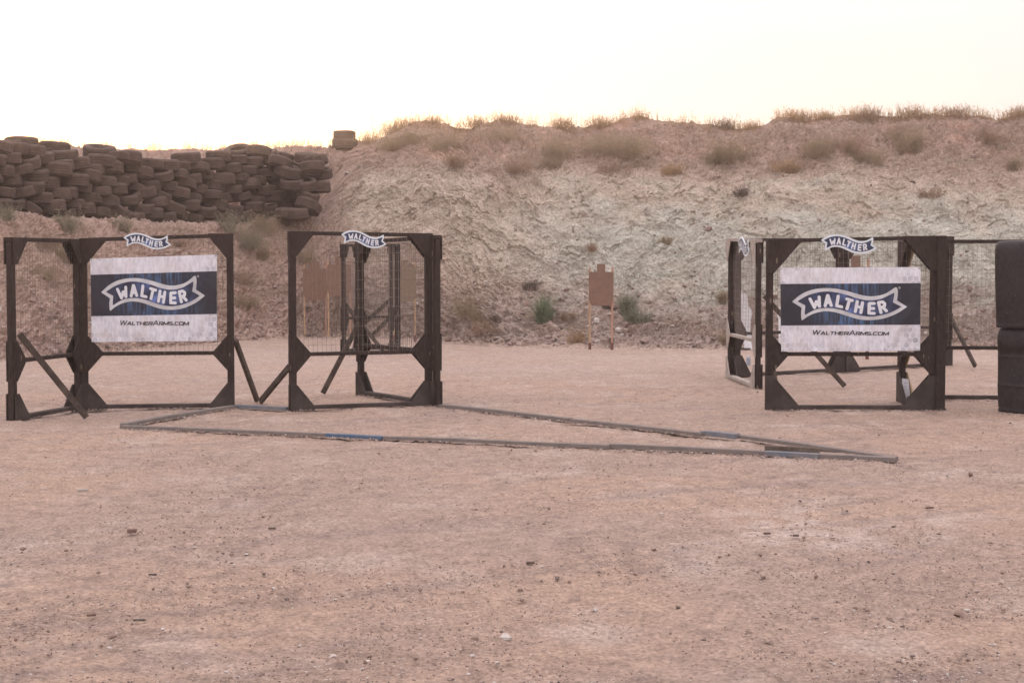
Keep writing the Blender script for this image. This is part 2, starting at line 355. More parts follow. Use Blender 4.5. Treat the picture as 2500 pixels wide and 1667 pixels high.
# ------------------------------------------------------------------ berm
# stations across the photo; each a profile of (distance, height), from foot to plateau
ST = [(-2600, [(18, 0), (20, .9), (23, 2.5), (25, 2.6), (27, 3.7), (32, 4.3)]),
      (-900, [(20.5, 0), (22.2, 1.0), (24.2, 2.4), (26.4, 2.5), (28.4, 3.6), (34, 4.2)]),
      (0, [(26.6, 0), (28.1, 1.1), (29.8, 2.45), (32.0, 2.55), (33.8, 3.6), (39, 4.25)]),
      (250, [(29.0, 0), (30.5, 1.1), (32.3, 2.38), (34.5, 2.45), (36.2, 3.6), (41.5, 4.45)]),
      (560, [(33.2, 0), (34.4, 1.1), (35.7, 2.38), (37.8, 2.46), (39.4, 3.7), (43, 4.52)]),
      (780, [(35.2, 0), (36.4, 1.3), (37.7, 2.65), (38.9, 2.9), (40, 4.0), (42.5, 4.55)]),
      (860, [(35.4, 0), (36.3, 1.2), (37.2, 2.5), (38.1, 3.4), (39.2, 4.05), (41.3, 4.50)]),
      (1000, [(34.6, 0), (35.5, 1.0), (36.3, 2.2), (37.2, 3.3), (38.4, 4.1), (40, 4.97)]),
      (1200, [(31.4, 0), (32.6, .75), (34.0, 2.1), (35.1, 3.2), (36.6, 4.0), (38.5, 4.8)]),
      (1400, [(30.6, 0), (32.1, .75), (33.4, 2.1), (34.5, 3.2), (36, 4.0), (38, 4.8)]),
      (2500, [(30.2, 0), (31.7, .7), (33, 2.1), (34.2, 3.1), (35.7, 3.95), (37.5, 4.97)]),
      (3400, [(29.0, 0), (30.6, .7), (32, 2.1), (33.2, 3.1), (34.9, 3.95), (37, 4.9)]),
      (5200, [(25, 0), (27, .8), (29, 2.2), (30.2, 3.1), (32, 3.95), (35, 4.9)])]
CREST = [(-900, 345), (0, 352), (140, 362), (270, 366), (560, 366), (700, 361), (780, 358), (850, 356), (890, 350), (930, 336), (965, 316), (1010, 303),
         (1050, 297), (1085, 299), (1120, 305), (1230, 303), (1310, 304), (1360, 310), (1480, 305), (1640, 302), (1660, 303), (1740, 299), (1800, 314), (1870, 303), (1905, 292),
         (1960, 304), (2000, 288), (2050, 284), (2100, 286), (2150, 279), (2250, 275), (2370, 277), (2425, 294), (2455, 291), (2500, 282), (2600, 276), (3400, 280)]
sx_ = np.array([s[0] for s in ST], float)
tp = np.array([0, .17, .40, .58, .76, 1.0])
def profile_at(xi):
    Ds = np.stack([np.interp(xi, sx_, [s[1][k][0] for s in ST]) for k in range(6)], -1)
    Zs = np.stack([np.interp(xi, sx_, [s[1][k][1] for s in ST]) for k in range(6)], -1)
    return Ds, Zs
xi_all = np.concatenate([np.linspace(-2600, -260, 90), np.linspace(-250, 2750, 1650), np.linspace(2765, 5200, 90)])
t_front = np.linspace(-.06, 1.0, 520); t_back = np.array([1.03, 1.1, 1.25, 1.6, 2.2, 3.2, 5.0])
tt = np.concatenate([t_front, t_back])
Ds, Zs = profile_at(xi_all)
# gaussian-ish smoothing across stations
def smooth1(a, xi, sig=55):
    out = np.empty_like(a)
    for i, x in enumerate(xi):
        wgt = np.exp(-.5 * ((xi - x) / sig) ** 2) * np.gradient(xi)
        out[i] = (a * wgt[:, None]).sum(0) / wgt.sum()
    return out
Ds = smooth1(Ds, xi_all); Zs = smooth1(Zs, xi_all)
cy = np.interp(xi_all, [c[0] for c in CREST], [c[1] for c in CREST])
rat = np.array([ZY(y, 1.0) - CAMH for y in cy])
Zc = CAMH + rat * Ds[:, 5]
inner = (xi_all > -400) & (xi_all < 3000)
dZ = np.where(inner, Zc - Zs[:, 5], 0)
Zs[:, 5] += dZ; Zs[:, 4] += dZ * .55
NX, NT = len(xi_all), len(tt)
BD = np.empty((NX, NT)); BZ = np.empty((NX, NT))
for i in range(NX):
    # smooth the profile polyline a little
    d = np.interp(tt, tp, Ds[i]); z = np.interp(tt, tp, Zs[i])
    k = np.hanning(27); k /= k.sum()
    n0 = len(t_front)
    dp = np.pad(d[:n0], 13, mode='edge'); zp = np.pad(z[:n0], 13, mode='edge')
    dd, zz = np.convolve(dp, k, 'valid'), np.convolve(zp, k, 'valid')
    wt = np.clip((t_front - .02) / .05, 0, 1) * np.clip((1 - t_front) / .04, 0, 1)
    d[:n0] = d[:n0] * (1 - wt) + dd * wt; z[:n0] = z[:n0] * (1 - wt) + zz * wt
    neg = tt < 0
    d[neg] = Ds[i, 0] + tt[neg] * 14; z[neg] = tt[neg] * 2.2
    bk = tt > 1
    d[bk] = Ds[i, 5] + (tt[bk] - 1) * 14; z[bk] = Zs[i, 5] - 1.6 * (1 - np.exp(-(tt[bk] - 1) * 1.2))
    BD[i], BZ[i] = d, z
BX = (xi_all[:, None] - 1250) / F * BD * 1.0012
BY = BD.copy()
P0 = np.stack([BX, BY, BZ], -1)
du = np.gradient(P0, axis=0); dv = np.gradient(P0, axis=1)
NRM = np.cross(du, dv); NRM /= np.linalg.norm(NRM, axis=2, keepdims=True)
NRM[NRM[..., 2] < 0] *= -1
# displacement, in surface coordinates (metres): along the bank's contour, and up its face
mid_ = P0[:, 230, :2].copy(); kk = np.hanning(121); kk /= kk.sum()
dxy = np.gradient(mid_, axis=0); tn = np.stack([np.convolve(np.pad(dxy[:, q], 60, mode='edge'), kk, 'valid') for q in (0, 1)], -1)
tn /= np.linalg.norm(tn, axis=1, keepdims=True); nn_ = np.stack([-tn[:, 1], tn[:, 0]], -1)
arc = np.cumsum(np.linalg.norm(np.diff(mid_, axis=0, prepend=mid_[:1]), axis=1))
rel = P0[:, :, :2] - mid_[:, None, :]
A = arc[:, None] + (rel * tn[:, None, :]).sum(-1)
dnn = (rel * nn_[:, None, :]).sum(-1)
S = np.cumsum(np.hypot(np.diff(dnn, axis=1, prepend=dnn[:, :1]), np.diff(P0[:, :, 2], axis=1, prepend=P0[:, :1, 2])), axis=1)
TT = np.broadcast_to(tt, (NX, NT))
right = np.clip((xi_all[:, None] - 780) / 120, 0, 1) * np.ones_like(TT)
cliff = np.exp(-((TT - .47) / .22) ** 2) * right
upper = np.clip((TT - .62) / .15, 0, 1)
low = np.clip((.22 - TT) / .12, 0, 1)
ca, sa = math.cos(.28), math.sin(.28)
wx = fbm(A * .7, S * .7, 2, 5) * .25; wy = fbm(A * .7 + 9, S * .7 + 4, 2, 8) * .25
ra = (A * ca + S * sa) + wx; rs = (-A * sa + S * ca) + wy
disp = .16 * fbm(A * .55, S * .55, 3, 1) * (.4 + .6 * upper + .5 * cliff)
# ledges: saw-tooth with a sharp underside
def ledge(freq, seed, amp):
    ph = rs * freq + 1.1 * fbm(ra * 1.4, rs * 1.4, 4, seed, .6)
    saw = ph - np.floor(ph)
    on = np.clip(fbm(ra * 1.8 + seed, rs * 2.6, 3, seed + 9) * 2.6 + .05, 0, 1)
    return amp * (1 - saw) ** 1.3 * on
disp = disp + ledge(1.7, 21, .075) * (.25 + cliff) * (1 - low) + ledge(4.6, 33, .030) * (.25 + cliff) * (1 - low)
ct = 1 - .65 * np.clip((TT - .90) / .08, 0, 1)
for fr, amp, sd_, k0, k1 in ((2.2, .12, 40, .45, .5), (5.5, .075, 41, .8, -.15), (11, .052, 42, 1.0, -.35), (20, .034, 43, 1.0, -.35)):
    disp = disp + amp * (k0 + k1 * cliff) * facets(ra * fr * .8, rs * fr, sd_) * ct
# rounded rubble at the foot and on the top
for fr, amp, th, sd_ in ((5.5, .10, .72, 60), (10, .055, .66, 61)):
    d1, d2, rv = cells(A * fr, S * fr, sd_)
    disp = disp + np.where(rv > th, amp * np.clip(1 - (d1 / .45) ** 2, 0, 1) * (.25 + .9 * np.maximum(low, upper * .8)) * ct, 0)
disp = disp + .010 * fbm(A * 14, S * 14, 3, 70)
fade = np.clip((TT + .06) / .10, 0, 1) * np.where(TT > 1, np.exp(-(TT - 1) * 3), 1)
disp = disp * fade * (1 - .30 * cliff)
P = P0 + NRM * disp[..., None]
# pigment
left = 1 - np.clip((xi_all[:, None] - 640) / 260, 0, 1) * np.ones_like(TT)
n1 = fbm(A * .45, S * .7, 4, 100); n2 = fbm(A * 2.0, S * 2.4, 4, 120); n3 = fbm(A * .8 + 30, S * 1.2, 3, 140)
def mixc(c, c2, f): return c * (1 - f[..., None]) + np.array(c2) * f[..., None]
C = np.ones((NX, NT, 3)) * np.array((.335, .245, .200))
C = mixc(C, (.38, .27, .225), np.clip(left * (.6 + n1), 0, 1))
pale = np.clip(cliff * 1.35 + n1 * .55 - .10, 0, 1) * right
C = mixc(C, (.425, .35, .285), pale * .9)
gx = np.clip((xi_all[:, None] - 1150) / 350, 0, 1) * np.ones_like(TT)
grn = np.clip(np.exp(-((TT - .34) / .19) ** 2) * 1.5 + n3 * .6 - .30, 0, 1) * gx * right
C = mixc(C, (.395, .375, .32), grn * .95)
white = np.clip(n2 * 1.2 + n3 * .8 - .30, 0, 1) * np.exp(-((TT - .3) / .13) ** 2) * gx
C = mixc(C, (.52, .49, .455), white * .4)
C = mixc(C, (.30, .20, .16), np.clip(upper * (.55 + n2 * .7), 0, 1) * .8)
C = mixc(C, (.42, .26, .20), np.clip(n3 * 1.3 - .25, 0, 1) * np.clip(upper + .6 * left, 0, 1) * .7)
C = mixc(C, (.29, .235, .205), np.clip(low * (.8 + n2), 0, 1) * .75 * (right * .8 + .2))
C = mixc(C, (.40, .30, .25), np.clip((.03 - TT) / .05, 0, 1))
C *= (1 + .10 * n2)[..., None] * 1.06
idx = np.arange(NX * NT).reshape(NX, NT)
Q = np.stack([idx[:-1, :-1], idx[1:, :-1], idx[1:, 1:], idx[:-1, 1:]], -1).reshape(-1, 4)
me = npmesh('earth_berm', P.reshape(-1, 3), Q, M_berm, smooth=False, cols=C.reshape(-1, 3))
tag(obj('earth_berm', me), 'eroded red and pale green earth bank closing off the back of the dirt yard', 'bank', kind='structure')
# photo pixel -> place on the bank
def project(P):
    x, y, z = P[..., 0], P[..., 1], P[..., 2] - CAMH
    c, s = math.cos(PITCH), math.sin(PITCH)
    fz = y * c - z * s; up = y * s + z * c
    return 1250 + F * x / fz, 833.5 - F * up / fz
PXi, PYi = project(P)
def surf(px, py):
    i = int(np.argmin(np.abs(xi_all - px)))
    k = np.argmin(np.abs(PYi[i, :len(t_front)] - py))
    return Vector(P[i, k])
def surf_t(px, t):
    i = int(np.argmin(np.abs(xi_all - px))); k = int(np.argmin(np.abs(tt - t)))
    return Vector(P[i, k])

# ------------------------------------------------------------------ ground
Dr = np.concatenate([np.linspace(-60, 1.0, 12), np.linspace(1.4, 4.4, 14), 4.5 * (44 / 4.5) ** np.linspace(0, 1, 900), [60, 120, 300]])
uu = np.concatenate([[-40, -14, -5, -2.4, -1.2, -.75, -.5], np.linspace(-.40, .40, 700), [.5, .75, 1.2, 2.4, 5, 14, 40]])
DD, UU = np.meshgrid(Dr, uu, indexing='ij')
GX = np.clip(UU * np.maximum(DD, 4.5), -300, 300) + UU * .01; GY = DD
near = np.exp(-np.maximum(DD - 4, 0) / 40) * (DD > 1.5) * (np.abs(UU) < .45)
gz = .020 * fbm(GX * .5, GY * .5, 3, 200) + .008 * fbm(GX * 3, GY * 3, 3, 210) + .0075 * fbm(GX * 11, GY * 11, 3, 220)
r1 = np.abs(fbm(GX * 1.4 + GY * .5, GY * .8 - GX * .3, 4, 230)); gz = gz + .012 * r1
cr_, sr_ = math.cos(.5), math.sin(.5)
trk = fbm((GX * cr_ + GY * sr_) * .35, (-GX * sr_ + GY * cr_) * 3.2, 3, 232); gz = gz + .012 * trk * np.clip(fbm(GX * .3, GY * .3, 2, 233) + .5, 0, 1)
d1, d2, rv = cells(GX * 16, GY * 16, 240)
gz = gz + np.where(rv > .78, .007 * np.clip(1 - (d1 / .4) ** 2, 0, 1), 0) * near
d1, d2, rv = cells(GX * 38, GY * 38, 244)
gz = gz + np.where(rv > .6, .004 * np.clip(1 - (d1 / .42) ** 2, 0, 1), 0) * near
g1 = fbm(GX * .35, GY * .35, 4, 250); g2 = fbm(GX * 1.3, GY * 1.1, 4, 260); g3 = fbm(GX * 5, GY * 5, 4, 270); g4 = fbm(GX * .8 + 7, GY * .6, 3, 280)
Cg = np.ones(DD.shape + (3,)) * np.array((.372, .262, .203))
Cg = mixc(Cg, (.32, .238, .200), np.clip(.45 + g1 * 1.1, 0, 1) * .65)
Cg = mixc(Cg, (.45, .36, .315), np.clip(g2 * 1.3 - .2, 0, 1) * .55)
Cg = mixc(Cg, (.235, .17, .145), np.clip(g3 * 1.2 + g4 * .8 - .3, 0, 1) * .65)
Cg = mixc(Cg, (.25, .19, .17), np.clip(-trk * 1.4 - .25, 0, 1) * .5)
wp = np.exp(-(((GX - 1.75) / .8) ** 2 + ((GY - 9.9) / .9) ** 2))
Cg = mixc(Cg, (.56, .46, .41), np.clip(wp * (.9 + g3 * 1.8) * (.6 + g2), 0, 1) * .42)
far = np.clip((GY - 19) / 8, 0, 1)
Cg = mixc(Cg, (.44, .335, .285), far * (.55 + .3 * g1))
GZ = gz - .02
idx = np.arange(DD.size).reshape(DD.shape)
Q = np.stack([idx[:-1, :-1], idx[:-1, 1:], idx[1:, 1:], idx[1:, :-1]], -1).reshape(-1, 4)
me = npmesh('ground', np.stack([GX, GY, GZ], -1).reshape(-1, 3), Q, M_ground, smooth=True, cols=Cg.reshape(-1, 3))
tag(obj('ground', me), 'flat trodden pinkish dirt yard strewn with grit', 'ground', kind='structure')

# ------------------------------------------------------------------ stones
ico = bmesh.new(); bmesh.ops.create_icosphere(ico, subdivisions=1, radius=1); ico.verts.ensure_lookup_table()
IV = np.array([v.co[:] for v in ico.verts]); IF = np.array([[v.index for v in f.verts] for f in ico.faces]); ico.free()
ico = bmesh.new(); bmesh.ops.create_icosphere(ico, subdivisions=3, radius=1); ico.verts.ensure_lookup_table()
IV3 = np.array([v.co[:] for v in ico.verts]); IF3 = np.array([[v.index for v in f.verts] for f in ico.faces]); ico.free()
def scatter(pts, sizes, midx_p, flat=.6):
    n = len(pts); V = np.empty((n, len(IV), 3)); 
    j = rng.uniform(.7, 1.25, (n, len(IV), 1))
    V = IV[None] * j * sizes[:, None, None] * rng.uniform(.6, 1.5, (n, 1, 3))
    V[..., 2] *= flat
    a = rng.uniform(0, 2 * math.pi, n); c, s = np.cos(a)[:, None], np.sin(a)[:, None]
    x = V[..., 0] * c - V[..., 1] * s; y = V[..., 0] * s + V[..., 1] * c
    V = np.stack([x, y, V[..., 2]], -1) + pts[:, None, :]
    T = IF[None] + (np.arange(n) * len(IV))[:, None, None]
    mi = np.repeat(midx_p, len(IF))
    return V.reshape(-1, 3), T.reshape(-1, 3), mi
N = 42000
py = 900 + (1680 - 900) * rng.random(N) ** 1.0; px = rng.uniform(-120, 2620, N)
pts = np.array([G(a, b)[:] for a, b in zip(px, py)])
keep = fbm(pts[:, 0] * .8, pts[:, 1] * .8, 3, 300) + rng.uniform(-.5, .5, N) > -.1
pts = pts[keep]; N = len(pts)
sz = .0020 + .0040 * rng.random(N) ** 2 + np.where(rng.random(N) < .03, rng.uniform(.002, .009, N), 0)
mi = rng.choice(4, N, p=[.44, .16, .14, .26])
pts[:, 2] = .000
# grit gathered along the feet of the panels, the barrel and the boards
FE = [((27, 1028), (196, 999)), ((196, 999), (573, 995)), ((707, 1003), (1054, 990)), ((878, 963), (1070, 992)), ((1868, 1001), (2300, 1002)), ((1781, 923), (1851, 950)),
      ((2440, 1012), (2560, 1014)), ((298, 1047), (938, 1074)), ((939, 1074), (2187, 1128)), ((1077, 996), (1716, 1066)), ((302, 1043), (574, 997)), ((2300, 976), (2440, 978))]
ep = []
for a, b in FE:
    ga, gb = G(*a), G(*b)
    for _ in range(int((gb - ga).length * 90)):
        q = ga.lerp(gb, rng.random()); ep.append((q.x + rng.normal(0, .03), q.y + rng.normal(0, .045), .001))
pts = np.concatenate([pts, np.array(ep)]); sz = np.concatenate([sz, rng.uniform(.003, .011, len(ep))]); mi = np.concatenate([mi, rng.choice(4, len(ep), p=[.6, .1, .08, .22])])
V, T, mi = scatter(pts, sz, mi)
tag(obj('gravel', npmesh('gravel', V, T, M_stone, midx=mi)), 'loose grit and small pebbles over the dirt', 'gravel', kind='stuff')
# rubble along the foot of the bank and on its slopes
pp = []; ss = []
for k in range(5200):
    xi = rng.uniform(-200, 2700); t = abs(rng.normal(0, .09)) if rng.random() < .72 else rng.uniform(.1, .98)
    if xi < 790 and .36 < t < .62: continue
    p = surf_t(xi, min(t, .98)); pp.append(p[:])
    ss.append(rng.uniform(.014, .045) * (1.0 if t < .25 else .8) + (rng.uniform(.02, .05) if rng.random() < .05 else 0))
pp = np.array(pp); ss = np.array(ss)
V, T, mi = scatter(pp, ss, rng.choice(4, len(pp), p=[.62, .07, .06, .25]), flat=.7)
tag(obj('rubble', npmesh('rubble', V, T, M_stone, midx=mi)), 'broken rubble scattered along the foot and face of the bank', 'rubble', kind='stuff')

def rock_mesh(name, sx, sy, sz_, m, seed):
    r = np.random.default_rng(seed); V = IV3.copy()
    for k in range(5):
        d = r.normal(size=3); d /= np.linalg.norm(d); V *= (1 + .10 * np.sin(V @ d * 2.3 * (k + 1) + r.uniform(0, 6)))[:, None]
    for k in range(9):
        d = r.normal(size=3); d /= np.linalg.norm(d); o = V @ d; lim = r.uniform(.55, .85); V -= np.clip(o - lim, 0, None)[:, None] * d * .9
    V = V * np.array([sx, sy, sz_]) / 2; V[:, 2] += sz_ * .35
    return npmesh(name, V, IF3, m)
STONES = [  # px, py, width px, height px, material, name, label, category
 (1238, 1560, 32, 17, 2, 'stone', 'largest pale rounded stone on the near dirt below the centre of the yard', 'stone'),
 (1162, 1560, 26, 10, 3, 'stone', 'flat brown stone just left of the pale rounded stone', 'stone'),
 (1270, 1440, 20, 9, 0, 'stone', 'half buried tan stone above the pale rounded stone', 'stone'),
 (2340, 1502, 34, 13, 3, 'stone', 'long red brown rock casting a dark edge at the lower right of the yard', 'stone'),
 (2370, 1160, 15, 11, 3, 'stone', 'reddish lump of stone right of the tip of the ground boards', 'stone'),
 (36, 1524, 18, 13, 0, 'stone', 'knobbly grey stone at the lower left edge', 'stone'),
 (398, 1536, 16, 9, 2, 'stone', 'small pale stone with a dark underside at the lower left', 'stone'),
 (1992, 1408, 13, 8, 3, 'stone', 'round brown pebble right of centre in the near dirt', 'stone'),
 (1597, 1340, 17, 8, 0, 'stone', 'grey tan stone in front of the middle of the ground boards', 'stone'),
 (1655, 1483, 13, 9, 1, 'stone', 'small dark reddish stone low in the yard right of centre', 'stone'),
 (813, 1602, 18, 8, 2, 'stone', 'pale stone lying beside a dark dent at the bottom left of centre', 'stone'),
 (2120, 1372, 12, 7, 1, 'stone', 'dark pebble in the churned pale patch on the right', 'stone'),
]
for i, (x, y, wp_, hp, m, nm, lb, ct) in enumerate(STONES):
    g = G(x, y); s = g.y / F
    o = obj(nm, rock_mesh(nm, wp_ * s, wp_ * s * .8, hp * s * 1.1, M_stone[m], 500 + i)); o.location = (g.x, g.y, -.004); o.rotation_euler = (0, 0, i * 1.3)
    tag(o, lb, ct)
M_chip = mat('reddish_brown_wood', (.21, .135, .11), .9, .15, var=(.15, .10, .085), scale=30)
M_chip2 = mat('dark_brown_wood', (.10, .07, .06), .9, .15, var=(.15, .10, .085), scale=30)
CHIPS = [(202, 1200, 25, 10, M_weath, 'pale cut wood block lying on the dirt in front of the left banner frame', 8),
         (322, 1300, 22, 13, M_chip, 'square brown wood block on the dirt at the left', -4),
         (223, 1502, 22, 8, M_chip, 'narrow brown wood offcut low at the left', 12),
         (1295, 1375, 20, 7, M_chip2, 'dark splinter of wood near the centre of the yard', 10),
         (1873, 1303, 17, 6, M_chip2, 'left one of two dark wood chips right of centre', 4),
         (1943, 1308, 15, 6, M_chip2, 'right one of two dark wood chips right of centre', -20),
         (664, 1290, 18, 5, M_chip2, 'dark wood chip among crumbs left of centre', 10),
         (372, 1402, 20, 4, M_text, 'thin black stick on the dirt at the left', -12),
         (340, 1513, 30, 4, M_brace, 'long thin grey stick lying low at the left', -4),
         (2270, 1240, 20, 5, M_chip2, 'thin dark wood sliver right of the ground boards', 10)]
for x, y, wp_, hp, m, lb, rz in CHIPS:
    g = G(x, y); s = g.y / F; bm = bmesh.new()
    L_ = wp_ * s; beam(bm, (-L_ / 2, 0, hp * s * .40), (L_ / 2, .004, hp * s * .46), L_ * .45, hp * s * .75)
    o = link('wood_offcut', bm, m, bev=.002); o.location = (g.x, g.y, -.003); o.rotation_euler = (0, 0, R(rz)); tag(o, lb, 'wood offcut')

# ------------------------------------------------------------------ panels
def panel(A, B, hA, hB, label, zm=.60, g=.27, gm=.225, wire=True, braces=(), group='wire wall panels of the shooting stage', front=M_black, back=M_black, rail=M_black,
          post=M_black, low=M_dusty, gus=True, wirez=None, pw=.075):
    A, B = Vector(A), Vector(B); mid = (A + B) / 2; d = (B - A); L = d.length; x = d.normalized()
    root = empty('wire_panel', (mid.x, mid.y, 0), math.atan2(x.y, x.x)); M = xf(root)
    tag(root, label, 'wire panel', group)
    n = Vector((x.y, -x.x, 0))                  # towards the camera when A is left of B
    def W(a, z, off=0): return A + x * a + Vector((0, 0, z)) + n * off
    def part(nm, bm, m, bev=.003): return link(nm, bm, m, root, M, bev=bev)
    pd = .062
    for a, h in ((pw / 2, hA), (L - pw / 2, hB)):
        bm = bmesh.new(); beam(bm, W(a, -.02), W(a, h - .045), pd, pw, up=x); part('post', bm, post)
    bm = bmesh.new(); beam(bm, W(0, hA - .0205), W(L, hB - .0205), .088, .041); part('top_rail', bm, rail)
    bm = bmesh.new(); beam(bm, W(pw, zm), W(L - pw, zm), .070, .040); part('middle_rail', bm, rail)
    bm = bmesh.new(); beam(bm, W(pw, .022), W(L - pw, .022), .088, .042); part('bottom_rail', bm, rail if rail is not M_black else low)
    t = .012
    for side, mm in (((1, front), (-1, back)) if gus else ()):
        for end in (0, 1):
            h = (hA, hB)[end] - .002
            def c(a): return a if end == 0 else L - a
            shapes = {'t': [(0, h), (g, h), (g, h - .03), (pw, h - g), (0, h - g)],
                      'm': [(0, zm + gm * .92), (pw * .8, zm + gm * .92), (gm, zm + .02), (gm, zm - .02), (pw * .8, zm - gm * .92), (0, zm - gm * .92)],
                      'b': [(0, -.015), (g, -.015), (g, .03), (pw, g), (0, g)]}
            for k, pl in shapes.items():
                bm = bmesh.new()
                o0 = side * (.0455 if k != 'm' else .0365)
                pts = [W(c(a) + (.0015 if end == 0 else -.0015), z, o0) for a, z in pl]
                prism(bm, pts, n * side * t)
                bmesh.ops.recalc_face_normals(bm, faces=bm.faces)
                mk = mm if (k != 'b' or mm is not M_black) else low
                part('gusset', bm, mk, .0015)
    if wire:
        bm = bmesh.new(); rr = .0019
        z0, off = (zm - .02), .041
        def tube(pts):
            prev = None
            for i, p in enumerate(pts):
                dd = (pts[min(i + 1, len(pts) - 1)] - pts[max(i - 1, 0)]).normalized()
                u = dd.cross(n).normalized()
                ring = [bm.verts.new(p + u * rr), bm.verts.new(p - u * rr * .5 + n * rr * .87), bm.verts.new(p - u * rr * .5 - n * rr * .87)]
                if prev:
                    for k in range(3): bm.faces.new([prev[k], prev[(k + 1) % 3], ring[(k + 1) % 3], ring[k]])
                prev = ring
        rs_ = random.Random(int(L * 1000))
        k1, k2 = rs_.uniform(0, 6), rs_.uniform(0, 6)
        def wob(a, z): return .010 * math.sin(a * 4 + k1) * math.sin(z * 3 + k2) + rs_.uniform(-.002, .002)
        nv = int((L - .04) / .0508)
        for i in range(nv + 1):
            a = .02 + i * (L - .04) / nv; hh = hA + (hB - hA) * a / L
            tube([W(a + wob(a, z) * .8, z, -off + wob(a + 1, z)) for z in np.linspace(z0 - rs_.uniform(0, .03), hh - .01, 9)])
        nh = int((min(hA, hB) - z0) / .1016)
        for j in range(nh + 1):
            z = z0 + .01 + j * .1016
            tube([W(a, z + wob(a, z) * 1.2, -off - .003 + wob(a + 1, z)) for a in np.linspace(.005, L - .005, 13)])
        part('wire_mesh', bm, M_wire, 0)
    for P_, Q_ in braces:
        bm = bmesh.new(); beam(bm, P_, Q_, .042, .060); part('brace', bm, M_brace)
    return root, W, n, x, L
def D(y): return G(1250, y).y

# left booth
c1 = G(196, 997)
pL_w = panel(G(27, 1027), c1, 1.85, 1.85, 'narrow angled black panel at the far left edge, propped by a diagonal timber in front', braces=[(AT(47, 815, 16.35), G(211, 1023) + Vector((0, 0, .02)))])
pL_f = panel(c1 + Vector((.02, -.02, 0)), G(573, 993), 1.86, 1.915, 'black framed panel carrying the left banner', braces=[(AT(575, 832, 18.15), G(628, 982) + Vector((0, 0, .02)))])
# middle booth
pM_f = panel(G(707, 1000), G(1054, 988), 1.935, 1.92, 'leftmost black panel face of the middle booth under its ribbon sign', low=M_dusty, braces=[(AT(708, 893, 18.15), G(636, 984) + Vector((0, 0, .02)))])
pM_w = panel(G(878, 961), G(1070, 990), 1.86, 1.90, 'black side panel receding behind the right end of the middle booth', rail=M_black, braces=[(AT(877, 787, 19.85), G(788, 964) + Vector((0, 0, .02)))])
# far booth seen through the middle booth
fa, fb = G(846, 862), G(966, 862)
panel(fa + Vector((-.06, .03, 0)), fa + Vector((.10, 1.15, 0)), 1.92, 1.92, 'far black side panel leaning at the left seen through the middle booth', g=.24, braces=[(AT(842, 742, 29.2), G(935, 856))])
panel(fa + Vector((.04, 1.25, 0)), fb + Vector((.0, 1.25, 0)), 1.93, 1.93, 'small far back panel joining the two distant side panels', g=.16)
panel(G(955, 863), AT(969, 855, 30.2) * Vector((1, 1, 0)) if 0 else Vector((AT(969, 855, 30.2).x, 30.2, 0)), 1.92, 1.92, 'far black side panel at the right seen through the middle booth', g=.18,
      braces=[(AT(950, 734, 29.4), AT(868, 808, 30.6)), (AT(948, 779, 29.4), AT(905, 822, 30.4))])
# right booth
rw0, rw1 = G(1781, 921), G(1851, 948)
pR_f = panel(G(1868, 998), G(2284, 999), 1.85, 1.885, 'wide black front panel of the right booth carrying the right banner', g=.37, gm=.235)
pR_w = panel(rw0, rw1, 1.93, 1.89, 'black left side panel of the right booth with pale weathered rails', g=.30, rail=M_weath, front=M_weath, back=M_black,
             braces=[(AT(1866, 722, 20.9), G(2062, 946) + Vector((0, 0, .02))), (AT(1880, 868, 20.4), G(1897, 955) + Vector((0, 0, .01)))])
b0, b1, b2 = G(1787, 920), G(2056, 905.5), G(2319, 891)
panel(b0 + Vector((.01, .02, 0)), b1, 1.93, 1.95, 'left one of the two back panels of the right booth', g=.30, pw=.125)
panel(b1 + Vector((.02, .01, 0)), b2, 1.95, 2.0, 'right one of the two back panels of the right booth', g=.30,
      braces=[(AT(2318, 770, 25.5), G(2381, 897) + Vector((0, 0, .02)))])
panel(G(2199, 976), G(2296, 1001) + Vector((.0, .13, 0)), 1.85, 1.89, 'short black side panel tucked behind the right end of the right banner', g=.33, rail=M_weath, front=M_black, back=M_tan)
panel(G(2288, 973), G(2700, 977), 1.86, 1.86, 'black panel running out of view behind the stacked black barrels', gus=False)
# post-like narrow board standing at the right front corner
bm = bmesh.new(); q = G(2294, 1000) + Vector((0, -.012, 0)); beam(bm, q + Vector((0, 0, -.02)), q + Vector((0, 0, 1.885)), .05, .098, up=Vector((1, 0, 0)))
e = empty('corner_post', (q.x, q.y, 0)); link('post', bm, M_black, e, xf(e), bev=.003)
bm = bmesh.new(); beam(bm, q + Vector((-.050, -.037, .0)), q + Vector((.056, -.037, .0)), .012, .02); bmesh.ops.translate(bm, vec=(0, 0, .012), verts=bm.verts); link('foot_plate', bm, M_dusty, e, xf(e))
tag(e, 'thick dark post standing against the right end of the right banner panel', 'post')

